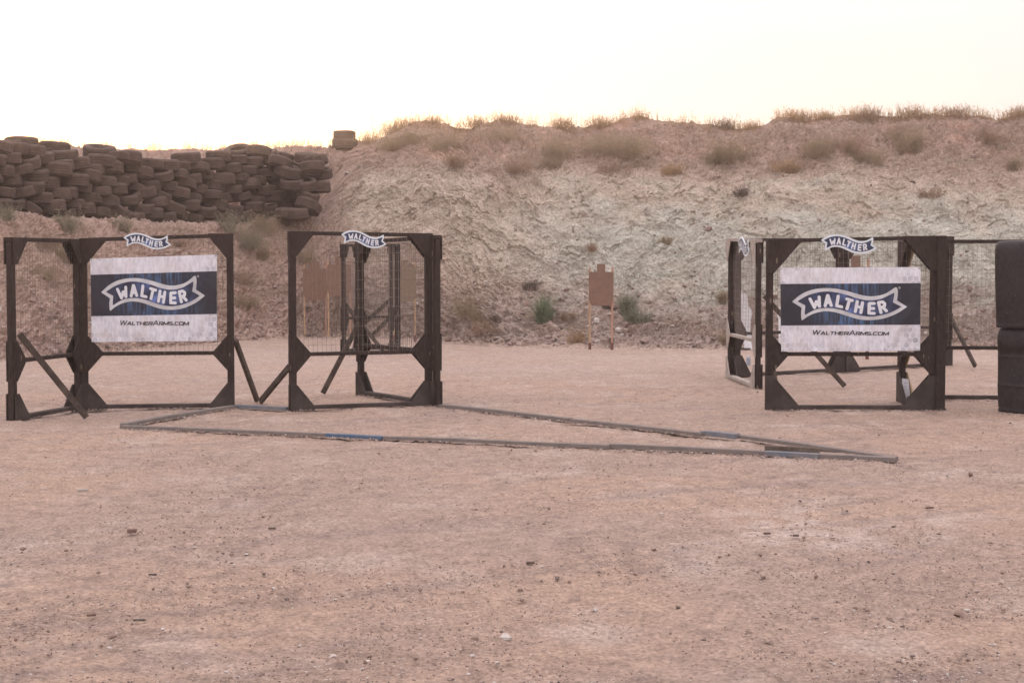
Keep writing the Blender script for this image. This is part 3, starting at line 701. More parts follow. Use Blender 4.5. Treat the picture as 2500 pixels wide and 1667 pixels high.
# ------------------------------------------------------------------ ribbon emblem
def cr(pts, n=6):
    P_ = [Vector((*p, 0)) for p in pts]; out = []
    for i in range(len(P_) - 1):
        a, b, c, d = P_[max(i - 1, 0)], P_[i], P_[i + 1], P_[min(i + 2, len(P_) - 1)]
        for k in range(n):
            t = k / n; out.append(.5 * ((2 * b) + (c - a) * t + (2 * a - 5 * b + 4 * c - d) * t * t + (3 * b - a - 3 * c + d) * t ** 3))
    out.append(P_[-1]); return [(p.x, p.y) for p in out]
OUT = cr([(243, 800), (330, 722), (420, 670), (520, 640), (630, 628), (750, 635), (870, 660), (1000, 700), (1090, 722), (1180, 725), (1280, 705), (1350, 670), (1425, 612)]) + [(1440, 607), (1450, 615)] + \
      cr([(1460, 650), (1460, 700), (1450, 775)], 4) + cr([(1470, 790), (1560, 848)], 2) + cr([(1562, 858), (1480, 920), (1400, 965), (1300, 1005), (1200, 1025), (1080, 1028), (980, 1012), (850, 970), (760, 940), (680, 925), (600, 925), (500, 950), (420, 990), (356, 1040)]) + \
      cr([(348, 1040), (342, 1000), (342, 930), (350, 885)], 4) + cr([(330, 868), (246, 812)], 2)
INN = cr([(300, 800), (400, 735), (500, 695), (620, 672), (740, 680), (860, 708), (980, 750), (1090, 775), (1180, 775), (1270, 755), (1340, 720), (1418, 676)]) + \
      cr([(1416, 720), (1402, 800)], 3) + cr([(1500, 853), (1420, 905), (1330, 945), (1230, 972), (1130, 982), (1020, 970), (900, 935), (800, 900), (700, 882), (600, 882), (500, 905), (385, 972)]) + cr([(384, 930), (392, 850)], 3)
LET = [[(447, 768), (497, 878)], [(497, 878), (520, 800)], [(520, 800), (555, 862)], [(555, 862), (553, 742)],
       [(650, 722), (622, 853)], [(655, 722), (692, 848)], [(636, 812), (682, 810)],
       [(773, 728), (756, 852)], [(756, 852), (812, 864)],
       [(872, 762), (934, 782)], [(904, 774), (874, 888)],
       [(992, 795), (970, 922)], [(1052, 808), (1034, 935)], [(984, 858), (1042, 868)],
       [(1130, 820), (1126, 940)], [(1132, 818), (1186, 816)], [(1130, 880), (1180, 880)], [(1128, 940), (1186, 942)],
       [(1236, 805), (1264, 930)], [(1238, 803), (1282, 795), (1306, 815), (1304, 846), (1280, 862), (1252, 866)], [(1284, 864), (1326, 908)]]
def capsule(p, q, r, n=7):
    p, q = Vector((*p, 0)), Vector((*q, 0)); a0 = math.atan2((q - p).y, (q - p).x); out = []
    for c, s in ((q, -math.pi / 2), (p, math.pi / 2)):
        for k in range(n + 1):
            a = a0 + s + math.pi * k / n; out.append((c.x + r * math.cos(a), c.y + r * math.sin(a)))
    return out
def emblem(parent, M, O, r, u, n, Wd, rim, field, letter, thick, rot=0, warp=None, step=.003, top_name=None):
    """ribbon with the word on it; O = left tip in the world. returns objects"""
    sc_ = Wd / 1319.0; cr_, sr_ = math.cos(rot), math.sin(rot)
    def X(p, off):
        a = (p[0] - 243); b = -(p[1] + .0186 * (p[0] - 243) - 800) if True else 0
        a, b = a * cr_ + b * sr_, -a * sr_ + b * cr_
        q = O + r * (a * sc_) + u * (b * sc_) + n * off
        if warp: q = q + n * warp(q)
        return q
    res = []
    bm = bmesh.new(); prism(bm, [X(p, 0) for p in OUT], n * thick) if thick else bm.faces.new([bm.verts.new(X(p, step)) for p in OUT])
    bmesh.ops.recalc_face_normals(bm, faces=bm.faces) if thick else None
    if not thick:
        for f in bm.faces:
            f.normal_update()
            if f.normal.dot(n) < 0: f.normal_flip()
    res.append(('rim', bm, rim))
    base = thick if thick else step
    bm = bmesh.new(); f = bm.faces.new([bm.verts.new(X(p, base + step)) for p in INN]); f.normal_update()
    if f.normal.dot(n) < 0: f.normal_flip()
    res.append(('ribbon_face', bm, field))
    bm = bmesh.new(); k = 0
    for st in LET:
        for i in range(len(st) - 1):
            f = bm.faces.new([bm.verts.new(X(p, base + 2 * step + .00022 * (k % 5))) for p in capsule(st[i], st[i + 1], 18.5)]); k += 1
            f.normal_update()
            if f.normal.dot(n) < 0: f.normal_flip()
    res.append(('lettering', bm, letter))
    return res

def on_plane(px, py, A, n, off):              # photo pixel on a vertical plane through A, facing n
    d = ray(px, py); c = Vector((0, 0, CAMH)); t = ((A + n * off) - c).dot(n) / d.dot(n)
    return c + d * t
def ribbon_sign(pan, off, tipL, tipR, label, rot, rim=M_signrim):
    root_, W, n, x, L = pan; A = W(0, 0)
    l = on_plane(*tipL, A, n, off); rr = on_plane(*tipR, A, n, off)
    Wd = (rr - l).dot(x) / math.cos(rot)
    e = empty('ribbon_sign', ((l + rr) / 2)[:], math.atan2(x.y, x.x)); M = xf(e)
    for nm, bm, m in emblem(e, M, l, x, Vector((0, 0, 1)), n, Wd, rim, M_sfield, M_letter, .010, rot, step=.002):
        link({'rim': 'sign_board', 'ribbon_face': 'sign_face', 'lettering': 'lettering'}[nm], bm, m, e, M)
    tag(e, label, 'sign', 'wavy ribbon signs on the top rails')
ribbon_sign(pL_f, .062, (302, 580), (418, 596), 'ribbon sign fixed above the left banner', .095)
ribbon_sign(pM_f, .062, (833.5, 572), (943.5, 593), 'ribbon sign on the top rail of the middle booth', .150)
ribbon_sign(pR_f, .062, (2005, 586), (2141, 604), 'widest ribbon sign, fixed above the right banner', .090)
ribbon_sign(pR_w, .062, (1804, 592), (1830, 603), 'ribbon sign seen almost edge on, on the side panel left of the right banner', .10)

# ------------------------------------------------------------------ banners
def text_bm(txt, size, shear=.18, sx=1.25, bold=.012):
    cu = bpy.data.curves.new('t', 'FONT'); cu.body = txt; cu.size = size; cu.shear = shear; cu.offset = bold * size; cu.resolution_u = 4
    o = bpy.data.objects.new('t', cu); col.objects.link(o); dg = bpy.context.evaluated_depsgraph_get(); dg.update()
    me = o.evaluated_get(dg).to_mesh(); bm = bmesh.new(); bm.from_mesh(me); o.evaluated_get(dg).to_mesh_clear()
    bpy.data.objects.remove(o); bpy.data.curves.remove(cu)
    for v in bm.verts: v.co.x *= sx
    wd = max((v.co.x for v in bm.verts), default=0)
    return bm, wd
def banner(pan, off, TL, TR, BL, BR, label, seed):
    root_, W, n, x, L = pan; A = W(0, 0)
    tl, tr, bl, br = [on_plane(*p, A, n, off) for p in (TL, TR, BL, BR)]
    u = Vector((0, 0, 1)); Wd = (tr - tl).dot(x)
    ctr = (tl + tr + bl + br) / 4
    e = bpy.data.objects.new('tmp', None)
    M = Matrix.Translation(ctr) @ Matrix.Rotation(math.atan2(x.y, x.x), 4, 'Z')
    rr = random.Random(seed); a1, a2, a3 = [rr.uniform(0, 6) for _ in range(3)]
    def wv(s, t):                              # ripple out of the plane, s across 0..1, t up 0..1
        pin = 4 * s * (1 - s)
        q = .006 * math.sin(s * 7 + a1) * math.sin(t * 3.2 + a2) + .004 * math.sin((s + t) * 11 + a3)
        cr2 = math.exp(-((s - .93 - (t - .5) * .35) / .035) ** 2) * .012 * math.exp(-((t - .42) / .22) ** 2)
        return q + cr2 + .01
    def pt(s, t, o=0):
        p = (bl * (1 - s) + br * s) * (1 - t) + (tl * (1 - s) + tr * s) * t
        return p + n * (wv(s, t) + o)
    def grid(s0, s1, t0, t1, o, nx, ny):
        bm = bmesh.new(); g_ = [[bm.verts.new(pt(s0 + (s1 - s0) * i / nx, t0 + (t1 - t0) * j / ny, o)) for j in range(ny + 1)] for i in range(nx + 1)]
        for i in range(nx):
            for j in range(ny): bm.faces.new([g_[i][j], g_[i + 1][j], g_[i + 1][j + 1], g_[i][j + 1]])
        return bm
    bm = grid(0, 1, 0, 1, 0, 70, 44)
    sheet = link('banner', bm, M_sheet, None, M, smooth=True); sheet.matrix_world = M
    tag(sheet, label, 'banner', 'printed banners tied to the wire panels')
    def ch(nm, bm, m, sm=False, p=None): return link(nm, bm, m, sheet, M, smooth=sm)
    t0, t1 = .312, .808
    ch('printed_band', grid(0.0005, .9995, t0, t1, .0015, 70, 26), M_band, True)
    # emblem: left tip at art (243,800); banner spans art x 107..1722, y ~ 360..1433
    def XA(p, o):
        s = (p[0] - 107) / 1615; yy = p[1] + .0186 * (p[0] - 107)
        t = 1 - (yy - 378) / 1064
        return pt(s, t, o)
    def poly(pl, o, bm):
        # split in thin vertical slices so that it follows the ripple: simple fan of a fine ngon is enough
        tb = bmesh.new(); tb.faces.new([tb.verts.new((p[0], p[1], 0)) for p in pl]); tb.normal_update(); bmesh.ops.triangulate(tb, faces=tb.faces)
        for _ in range(5):
            le = [e_ for e_ in tb.edges if e_.calc_length() > 50]
            if not le: break
            bmesh.ops.subdivide_edges(tb, edges=le, cuts=1); bmesh.ops.triangulate(tb, faces=tb.faces)
        vm_ = {v: bm.verts.new(XA((v.co.x, v.co.y), o)) for v in tb.verts}
        for f0 in tb.faces:
            f = bm.faces.new([vm_[v] for v in f0.verts]); f.normal_update()
            if f.normal.dot(n) < 0: f.normal_flip()
        tb.free()
    bm = bmesh.new(); poly(OUT, .006, bm); em = ch('ribbon_emblem', bm, M_silver)
    bm = bmesh.new(); poly(INN, .009, bm); ch('ribbon_face', bm, M_field)
    bm = bmesh.new(); k = 0
    for st in LET:
        for i in range(len(st) - 1):
            poly(capsule(st[i], st[i + 1], 18.5), .012 + .0003 * (k % 5), bm); k += 1
    ch('lettering', bm, M_letter)
    # web address in wide slanted small capitals, baseline y 1220, x 470 to 1358 of the artwork
    GL = {'W': (1.45, [(0, 1, .30, 0), (.30, 0, .72, 1), (.72, 1, 1.02, 0), (1.02, 0, 1.45, 1)]), 'A': (1.15, [(0, 0, .55, 1), (.55, 1, 1.12, 0), (.28, .30, .90, .30)]),
          'L': (.70, [(0, 1, 0, 0), (0, .08, .76, .08)]), 'T': (1.05, [(0, .92, 1.05, .92), (.52, .95, .52, 0)]), 'H': (1.0, [(0, 1, 0, 0), (1, 1, 1, 0), (0, .5, 1, .5)]),
          'E': (.92, [(0, 1, 0, 0), (0, .92, .92, .92), (0, .5, .86, .5), (0, .08, .92, .08)]),
          'R': (1.0, [(0, 1, 0, 0), (0, .92, .85, .92), (.85, .95, 1, .80), (1, .82, 1, .55), (1, .58, .85, .42), (0, .43, .88, .43), (.5, .43, 1.0, 0)]),
          'M': (1.3, [(0, 0, 0, 1), (0, 1, .65, .12), (.65, .12, 1.3, 1), (1.3, 1, 1.3, 0)]),
          'S': (.98, [(.96, .92, .1, .92), (.1, .95, 0, .80), (0, .80, 0, .62), (0, .62, .12, .5), (.1, .5, .88, .5), (.88, .5, .98, .38), (.98, .38, .98, .2), (.98, .22, .88, .06), (.02, .08, .88, .08)]),
          '.': (.16, [(.08, 0, .08, .2)]),
          'C': (1.0, [(1, .92, .15, .92), (.15, .95, 0, .8), (0, .82, 0, .18), (0, .2, .15, .05), (.15, .08, 1, .08)]),
          'O': (1.1, [(.15, .92, .95, .92), (.95, .95, 1.1, .8), (1.1, .82, 1.1, .18), (1.1, .2, .95, .05), (.95, .08, .15, .08), (.15, .05, 0, .2), (0, .18, 0, .82), (0, .8, .15, .95)])}
    word = [('W', 56), ('A', 42), ('L', 42), ('T', 42), ('H', 42), ('E', 42), ('R', 42), ('A', 56), ('R', 42), ('M', 42), ('S', 42), ('.', 42), ('C', 42), ('O', 42), ('M', 42)]
    tot = sum(GL[c_][0] * h_ * 1.3 + 17 for c_, h_ in word) - 17; kx = 876 / tot; bm = bmesh.new(); cx_ = 472; q = 0
    for c_, h_ in word:
        for x0, y0, x1, y1 in GL[c_][1]:
            a = Vector((cx_ + (x0 * h_ * 1.3) * kx + y0 * h_ * .20, 1220 - y0 * h_, 0)); b_ = Vector((cx_ + (x1 * h_ * 1.3) * kx + y1 * h_ * .20, 1220 - y1 * h_, 0))
            d_ = (b_ - a).normalized(); hw_ = 5.4 if abs(d_.x) < .8 else 4.0; nn = Vector((-d_.y, d_.x, 0)) * hw_; ex = d_ * 1.5
            f = bm.faces.new([bm.verts.new(XA((p_.x, p_.y), .0055 + .00015 * (q % 7))) for p_ in (a - nn - ex, b_ - nn + ex, b_ + nn + ex, a + nn - ex)]); q += 1
            f.normal_update()
            if f.normal.dot(n) < 0: f.normal_flip()
        cx_ += (GL[c_][0] * h_ * 1.3 + 17) * kx
    ch('web_address', bm, M_text)
    # registered mark
    bm = bmesh.new(); cc = (1478, 614)
    for i in range(16):
        a, b = 2 * math.pi * i / 16, 2 * math.pi * (i + 1) / 16
        f = bm.faces.new([bm.verts.new(XA((cc[0] + q_ * math.cos(z_), cc[1] + q_ * math.sin(z_)), .0035)) for q_, z_ in ((10, a), (14, a), (14, b), (10, b))])
    b_, wd = text_bm('R', 16, 0, 1, .02)
    for v in b_.verts: v.co = XA((cc[0] - 5 + v.co.x, cc[1] + 6 - v.co.y), .0035)
    me_ = bpy.data.meshes.new('t'); b_.to_mesh(me_); b_.free(); bm.from_mesh(me_); bpy.data.meshes.remove(me_)
    ch('registered_mark', bm, M_silver)
    # grommets and ties at the corners
    for s, t, dx, dz in ((.012, .985, -1, 1), (.988, .985, 1, 1), (.012, .015, -1, -1), (.988, .015, 1, -1)):
        c = pt(s, t, .003); bm = bmesh.new()
        for i in range(14):
            a, b = 2 * math.pi * i / 14, 2 * math.pi * (i + 1) / 14
            bm.faces.new([bm.verts.new(c + x * (q_ * math.cos(z_)) + u * (q_ * math.sin(z_)) + n * (.002 if q_ < .01 else 0)) for q_, z_ in ((.005, a), (.012, a), (.012, b), (.005, b))])
        g_ = ch('grommet', bm, M_silver)
        bm = bmesh.new(); beam(bm, c + n * .004, c + x * (.035 * dx) + u * (.03 * dz) - n * .03, .004, .004); link('cable_tie', bm, M_text, g_, M)
    return sheet
banner(pL_f, .060, (220.5, 632), (529.5, 621.5), (224, 835), (530, 832), 'white and navy banner hung in the left frame beside the far left panel', 3)
banner(pR_f, .064, (1904, 654), (2247, 652), (1907, 858), (2246, 856), 'white and navy banner hung in the right booth beside the black barrels', 8)

# ------------------------------------------------------------------ cardboard targets
def target(cx, base, bw, body_top, body_bot, head_top, head_w, label, sockets=True, stake_top=None, m=M_card, stk=(M_stake, M_stake2)):
    g0 = G(cx, base); s = g0.y / F
    e = empty('cardboard_target', g0[:]); M = xf(e); Y = g0.y
    tag(e, label, 'target', 'cardboard targets on wooden stakes')
    def Z(py): return ZY(py, Y)
    hw = bw * s / 2; zt, zb, zh = Z(body_top), Z(body_bot), Z(head_top); hh = head_w * s / 2; ch_ = hw * .22
    pl = [(-hh, zt), (-hh, zh), (hh, zh), (hh, zt), (hw - ch_ * .35, zt), (hw, zt - ch_ * .8), (hw, zb + (zt - zb) * .20), (hw - ch_, zb), (-hw + ch_, zb), (-hw, zb + (zt - zb) * .20), (-hw, zt - ch_ * .8), (-hw + ch_ * .35, zt)]
    bm = bmesh.new(); prism(bm, [Vector((g0.x + a, Y - .025, z)) for a, z in pl], Vector((0, .005, 0))); bmesh.ops.recalc_face_normals(bm, faces=bm.faces)
    link('cardboard_sheet', bm, m, e, M)
    for k, sg in enumerate((-1, 1)):
        xx = g0.x + sg * (hw - .022); bm = bmesh.new()
        beam(bm, (xx, Y, .05), (xx + .006 * sg, Y, Z((stake_top or body_top - 10)) + (.02 if k else 0)), .020, .034, up=Vector((1, 0, 0)))
        link('stake', bm, stk[k], e, M, bev=.002)
        if sockets:
            bm = bmesh.new(); beam(bm, (xx, Y, -.02), (xx, Y, .13), .045, .052, up=Vector((1, 0, 0))); link('stand_socket', bm, M_rust, e, M, bev=.003)
target(1467, 854, 60, 664, 746, 644.5, 20, 'lone brown cardboard target standing in the open at the centre')
target(770, 824, 57, 655, 732, 638, 22, 'leftmost brown cardboard target, seen through the wire of the middle booth', sockets=False)
target(829, 828, 58, 646, 721, 626, 20, 'second brown cardboard target, partly behind the far dark panel', sockets=False)
target(988, 834, 57, 652, 736, 635, 17, 'olive brown cardboard target at the right side of the middle booth', m=mat('olive_cardboard', (.25, .18, .13), .9, .15, var=(.22, .16, .115), scale=14), stk=(M_stake, M_stake))
target(2086, 875, 68, 652, 744, 624, 23, 'cardboard target whose head shows above the right banner', stake_top=634)

# white steel poppers
def popper(cx, base, label, wf=1.0, foot=10):
    g0 = G(cx, base); e = empty('steel_target', g0[:]); M = xf(e); Y = g0.y
    prof = [(0, 1.02), (.035, 1.01), (.06, .98), (.07, .92), (.075, .86), (.09, .79), (.135, .74), (.155, .68), (.15, .61), (.13, .55), (.125, .40), (.12, .10)]
    pl = [(a * wf, z) for a, z in prof] + [(-a * wf, z) for a, z in prof[::-1][:-1]]
    bm = bmesh.new(); prism(bm, [Vector((g0.x + a, Y, z)) for a, z in pl], Vector((0, .012, 0))); bmesh.ops.recalc_face_normals(bm, faces=bm.faces)
    link('steel_plate', bm, M_white, e, M)
    bm = bmesh.new(); beam(bm, (g0.x + .08, Y - .05, .0), (g0.x + .08, Y - .05, .26), .02, .15, up=Vector((1, 0, 0))); link('white_shield', bm, M_white, e, M, bev=.004)
    bm = bmesh.new(); beam(bm, (g0.x - .12, Y + .03, .015), (g0.x + .12, Y + .03, .015), .2, .03); link('base', bm, M_brace, e, M, bev=.004)
    tag(e, label, 'steel target', 'white steel targets behind the right booth')
popper(1815, 853, 'white steel silhouette target showing beside the far post of the right booth')
popper(1917, 853, 'white steel target almost wholly hidden behind the left edge of the right banner')
# can and paper
g0 = G(1827, 892)
bm = bmesh.new(); bmesh.ops.create_cone(bm, cap_ends=True, segments=20, radius1=.036, radius2=.036, depth=.12, matrix=Matrix.Translation((0, 0, .06)))
bmesh.ops.create_cone(bm, cap_ends=True, segments=20, radius1=.036, radius2=.014, depth=.025, matrix=Matrix.Translation((0, 0, .1326)))
bo = link('spray_can', bm, M_bottle, bev=.001); bo.location = g0
bm = bmesh.new(); bmesh.ops.create_cone(bm, cap_ends=True, segments=14, radius1=.012, radius2=.010, depth=.02, matrix=Matrix.Translation((0, 0, .156))); cp = link('cap', bm, M_white, bo)
tag(bo, 'small grey can standing on the dirt inside the right booth', 'can')
g0 = AT(2209, 972, 18.85); g0.z = .01; bm = bmesh.new()
prism(bm, [g0 + Vector((a, -.02, z)) for a, z in ((-.035, .03), (.055, .05), (.035, .245), (-.04, .255))], Vector((0, -.004, 0)))
bmesh.ops.recalc_face_normals(bm, faces=bm.faces)
e = empty('paper_sheet', g0[:]); link('sheet', bm, M_paper, e, xf(e))
bm = bmesh.new()
for k in range(3): beam(bm, g0 + Vector((-.02, -.028, .20 - .04 * k)), g0 + Vector((.02 - .01 * k, -.028, .202 - .04 * k)), .001, .006)
link('print', bm, M_bottle, e, xf(e)); tag(e, 'white printed paper sheet pinned low on the dark side panel', 'paper')

# ------------------------------------------------------------------ stacked drums
def drum_mesh(rad, h, seed, ribs):
    prof = [(0, 0), (rad * .93, 0), (rad * .965, .012), (rad * .965, .035), (rad * .95, .045), (rad * .965, .07)]
    for z in ribs: prof += [(rad * .986, z - .05), (rad * .99, z - .008), (rad * 1.0, z - .003), (rad * 1.0, z + .003), (rad * .99, z + .008), (rad * .986, z + .05)]
    prof += [(rad, h * .72), (rad * 1.01, h * .84), (rad * 1.005, h * .90), (rad * .98, h * .945), (rad * .935, h * .978), (rad * .86, h * .995), (rad * .6, h * 1.0), (rad * .55, h * .985), (0, h * .985)]
    n = 64; V = []; r = random.Random(seed); ph = [r.uniform(0, 6) for _ in range(5)]
    for (a, z) in prof:
        for k in range(n):
            t = 2 * math.pi * k / n
            rr = a * (1 + .010 * math.sin(2 * t + ph[0] + z) + .006 * math.sin(5 * t + ph[1] + z * 9) * math.sin(z * 12 + ph[2]))
            t2 = t - .62; se = (abs(math.cos(t2)) ** 4.0 + abs(math.sin(t2)) ** 4.0) ** (-1 / 4.0)
            rr *= .90 * se
            V.append((rr * math.cos(t), rr * math.sin(t), z))
    Q_ = []
    for i in range(len(prof) - 1):
        for k in range(n): Q_.append((i * n + k, i * n + (k + 1) % n, (i + 1) * n + (k + 1) % n, (i + 1) * n + k))
    return npmesh('drum', V, Q_, M_drum, smooth=True)
gd = G(2508, 1006)
dr1 = obj('plastic_barrel', drum_mesh(.292, .905, 1, (.29, .60))); dr1.location = gd
tag(dr1, 'lower ribbed black plastic barrel standing on the dirt at the right edge', 'barrel', 'stacked black barrels')
dr2 = obj('plastic_barrel', drum_mesh(.325, .925, 2, ())); dr2.location = gd + Vector((-.005, 0, .905)); dr2.rotation_euler = (0, R(-.5), R(4))
tag(dr2, 'upper smooth black plastic barrel with rounded shoulder, stacked at the right edge', 'barrel', 'stacked black barrels')

# ------------------------------------------------------------------ boards on the ground
def board(p, q, label, m=M_board, h=.030, wd=.085, lift=0, name='ground_board', over=0):
    P_, Q_ = G(*p), G(*q)
    P_.z = Q_.z = h / 2 - .006 + lift
    bm = bmesh.new(); n_ = 10; prev = None; d = (Q_ - P_); s = Vector((-d.y, d.x, 0)).normalized() * wd / 2; rr = random.Random(p[0])
    amp = rr.uniform(.004, .012) * (1 if d.length > 1 else .2)
    rows = []
    for i in range(n_ + 1):
        c = P_ + d * (i / n_) + s.normalized() * amp * math.sin(i / n_ * math.pi)
        c.z += amp * .35 * math.sin(i / n_ * math.pi * 1.3)
        rows.append([bm.verts.new(c + s * a + Vector((0, 0, h / 2 * b))) for a, b in ((-1, -1), (1, -1), (1, 1), (-1, 1))])
    for a, b in zip(rows, rows[1:]):
        for k in range(4): bm.faces.new([a[k], a[(k + 1) % 4], b[(k + 1) % 4], b[k]])
    bm.faces.new(rows[0][::-1]); bm.faces.new(rows[-1]); bmesh.ops.recalc_face_normals(bm, faces=bm.faces)
    mid = (P_ + Q_) / 2; mid.z = 0; M = Matrix.Translation(mid); bm.transform(M.inverted())
    o = link(name, bm, m); o.location = mid
    tag(o, label, 'board', 'boards laid out as a long wedge on the dirt')
    return o
board((298, 1044), (800, 1063.5), 'dusty grey board from the left tip of the wedge, ending at the blue painted board')
board((801, 1064), (938, 1071), 'short faded blue painted board in the front line of the wedge', M_blue)
board((939, 1071), (1310, 1084.5), 'grey front board directly right of the blue painted board')
board((1311, 1085.5), (1490, 1092), 'short grey front board just left of the middle joint of the front line')
board((1491, 1091), (1868, 1108.5), 'long grey front board ending beneath the loose dark plank', h=.036)
board((1869, 1110), (2001, 1117), 'short blue grey front board beneath the loose dark plank', M_bluegrey, h=.038)
board((2002, 1116.5), (2187, 1125), 'last front board at the right tip of the wedge', h=.036)
board((1868, 1106.5), (2001, 1113), 'loose short weathered dark brown plank lying on edge behind the front boards', M_dkboard, h=.072, wd=.04, name='loose_plank')
board((302, 1040), (574, 994), 'grey board slanting from the left tip back to the left banner frame', h=.034)
board((578, 994), (702, 1000), 'blue grey board lying between the left frame and the middle booth', M_bluegrey, h=.036)
board((1077, 993), (1392, 1027), 'tan dusty board running back to the foot of the middle booth', M_board, h=.036)
board((1398, 1029), (1716, 1063), 'grey back board in the middle of the far line of the wedge', h=.034)
board((1717, 1061), (1800, 1069), 'short blue tinged board end in the back line', M_bluegrey, h=.044)
board((1803, 1067), (2184, 1121), 'long thin back board running to the right tip of the wedge', M_board, h=.030)

# ------------------------------------------------------------------ tires
def tire_mesh(seed, rad=.315, wid=.205):
    r = random.Random(seed); hw = wid / 2; ph = r.uniform(0, 6); sq = r.uniform(.0, .03)
    gr = .004
    tread = []
    for z0, z1 in ((-.36, -.22), (-.19, -.04), (-.01, .14), (.17, .33)):
        tread += [(rad - gr, z0 * wid - .002), (rad, z0 * wid + .002), (rad, z1 * wid - .002), (rad - gr, z1 * wid + .002)]
    prof = [(rad * .60, -hw * .60), (rad * .63, -hw * .78), (rad * .72, -hw * .98), (rad * .80, -hw * 1.0), (rad * .89, -hw * .955), (rad * .95, -hw * .86), (rad * .985, -hw * .73)] + tread + \
           [(rad * .985, hw * .73), (rad * .95, hw * .86), (rad * .89, hw * .955), (rad * .80, hw * 1.0), (rad * .72, hw * .98), (rad * .63, hw * .78), (rad * .60, hw * .60), (rad * .64, hw * .5), (rad * .90, hw * .6), (rad * .94, 0), (rad * .90, -hw * .6), (rad * .64, -hw * .5)]
    n = 40; V = []; Q_ = []; mi = []
    for (a, z) in prof:
        for k in range(n):
            t = 2 * math.pi * k / n; rr = a * (1 + sq * math.cos(2 * t + ph) + .004 * math.sin(7 * t + ph)); V.append((rr * math.cos(t), rr * math.sin(t), z + .006 * math.sin(2 * t + ph)))
    m_ = len(prof)
    for i in range(m_):
        j = (i + 1) % m_
        for k in range(n):
            Q_.append((i * n + k, i * n + (k + 1) % n, j * n + (k + 1) % n, j * n + k)); mi.append(0 if 4 < i < 24 else 1)
    me = npmesh('tire', V, Q_, [M_rubber, M_rubin], smooth=True, midx=mi)
    return me
TM = [tire_mesh(i, *p) for i, p in enumerate([(.285, .245), (.265, .23), (.300, .265), (.275, .22), (.320, .28)])]
# the wall stands along a line that runs away to the right
WL = [(-420, 27.0), (0, 30.7), (250, 33.2), (560, 36.5), (790, 38.4)]
def wline(px):
    Y = np.interp(px, [a for a, b in WL], [b for a, b in WL]); return Vector(((px - 1250) / F * Y * 1.0012, Y, 0))
path = [wline(p) for p in np.linspace(-400, 752, 240)]
acc = [0]
for a, b in zip(path, path[1:]): acc.append(acc[-1] + (b - a).length)
TOPY = [(-330, 338), (0, 342), (75, 344), (85, 352), (150, 356), (210, 366), (260, 362), (300, 372), (360, 374), (470, 376), (540, 376), (575, 366), (640, 360), (690, 356), (720, 372), (800, 376)]
BOTY = [(-330, 490), (0, 519), (80, 528), (150, 532), (250, 541), (400, 548), (600, 549), (690, 545), (760, 530), (800, 520)]
ordn = ['bottom', 'second', 'third', 'fourth', 'fifth', 'sixth', 'seventh', 'eighth', 'ninth', 'tenth', 'eleventh']
spacing = .475; ntire = 0; r_ = random.Random(11); ncol = int(acc[-1] / spacing)
along = (path[-1] - path[0]).normalized(); nrm = Vector((along.y, -along.x, 0))
def put_tire(mesh, loc, rot, label, group='tires stacked along the left bank', scale=1.0):
    o = obj('tire', mesh); o.location = loc; o.rotation_euler = rot; o.scale = (scale,) * 3
    tag(o, label, 'tire', group); return o
for cidx in range(ncol + 1):
    zprev = None; course = 0
    d0 = cidx * spacing
    p0 = Vector([np.interp(d0, acc, [q[k] for q in path]) for k in range(3)])
    pxl, _ = project(np.array(p0)); Ztop = ZY(np.interp(pxl, [a for a, b in TOPY], [b for a, b in TOPY]) , p0.y - .3); Zb = ZY(np.interp(pxl, [a for a, b in BOTY], [b for a, b in BOTY]), p0.y - .3)
    z = Zb + (.09 if cidx % 2 else 0) + r_.uniform(-.02, .02)
    lean = 0
    while True:
        m = r_.choice(TM); wd = {0: .245, 1: .23, 2: .265, 3: .22, 4: .28}[TM.index(m)] * .93
        if z + wd > Ztop + .06: break
        a = (cidx + (course % 2) * .5) * spacing
        p = Vector([np.interp(min(a, acc[-1]), acc, [q[k] for q in path]) for k in range(3)])
        p += nrm * (-.10 * course * .3 + r_.uniform(-.075, .075)) + along * r_.uniform(-.04, .04)
        p.z = z + wd / 2
        big = r_.random()
        tx = r_.gauss(R(-1), R(3)) + (R(r_.uniform(3, 8)) if big < .10 else 0); ty = r_.gauss(R(-4), R(7)) - (R(r_.uniform(6, 18)) if big > .78 else 0)
        lb = 'worn black tire in the %s course of the tire wall counted from below' % ordn[min(course, 10)]
        if course == 0: lb = 'worn black tire in the bottom course of the tire wall on the left bank'
        put_tire(m, p, (tx, ty, r_.uniform(0, 6)), lb, scale=r_.uniform(.88, 1.06))
        z += wd * r_.uniform(.93, 1.0); course += 1; ntire += 1
# right end: tires tumbled down in front of the wall end
ENDT = [(770, 392, 37.6, 8, -12, 'tire at the top right corner of the wall, tilted'), (783, 425, 37.7, 5, -16, 'tilted tire second from the top at the right end of the wall'),
        (762, 412, 37.2, 14, 12, 'tire slumped down to the right just inside the right end of the wall'), (748, 385, 37.7, -4, -3, 'flat tire near the top right corner of the wall'),
        (773, 458, 37.4, 10, 3, 'large dark tire protruding at the right end of the wall at mid height'), (742, 450, 37.1, 16, 18, 'tire sliding down to the right inside the right end'),
        (752, 478, 37.1, 16, 22, 'tire tipped steeply down to the right near the lower right end'), (752, 504, 36.9, 18, 24, 'lowest tilted tire at the right end of the wall, leaning on the slope'),
        (712, 448, 37.0, 4, -17, 'tire tilted up to the right a little inside the right end'), (706, 420, 37.1, 3, -20, 'strongly tilted tire above mid height near the right end'),
        (684, 398, 37.1, 3, -18, 'tilted tire high in the wall near the right end'), (700, 520, 36.7, 3, 5, 'bottom tire among grey brush near the right end'), (722, 525, 36.7, 12, -6, 'half sunken tire by the brush at the lower right end')]
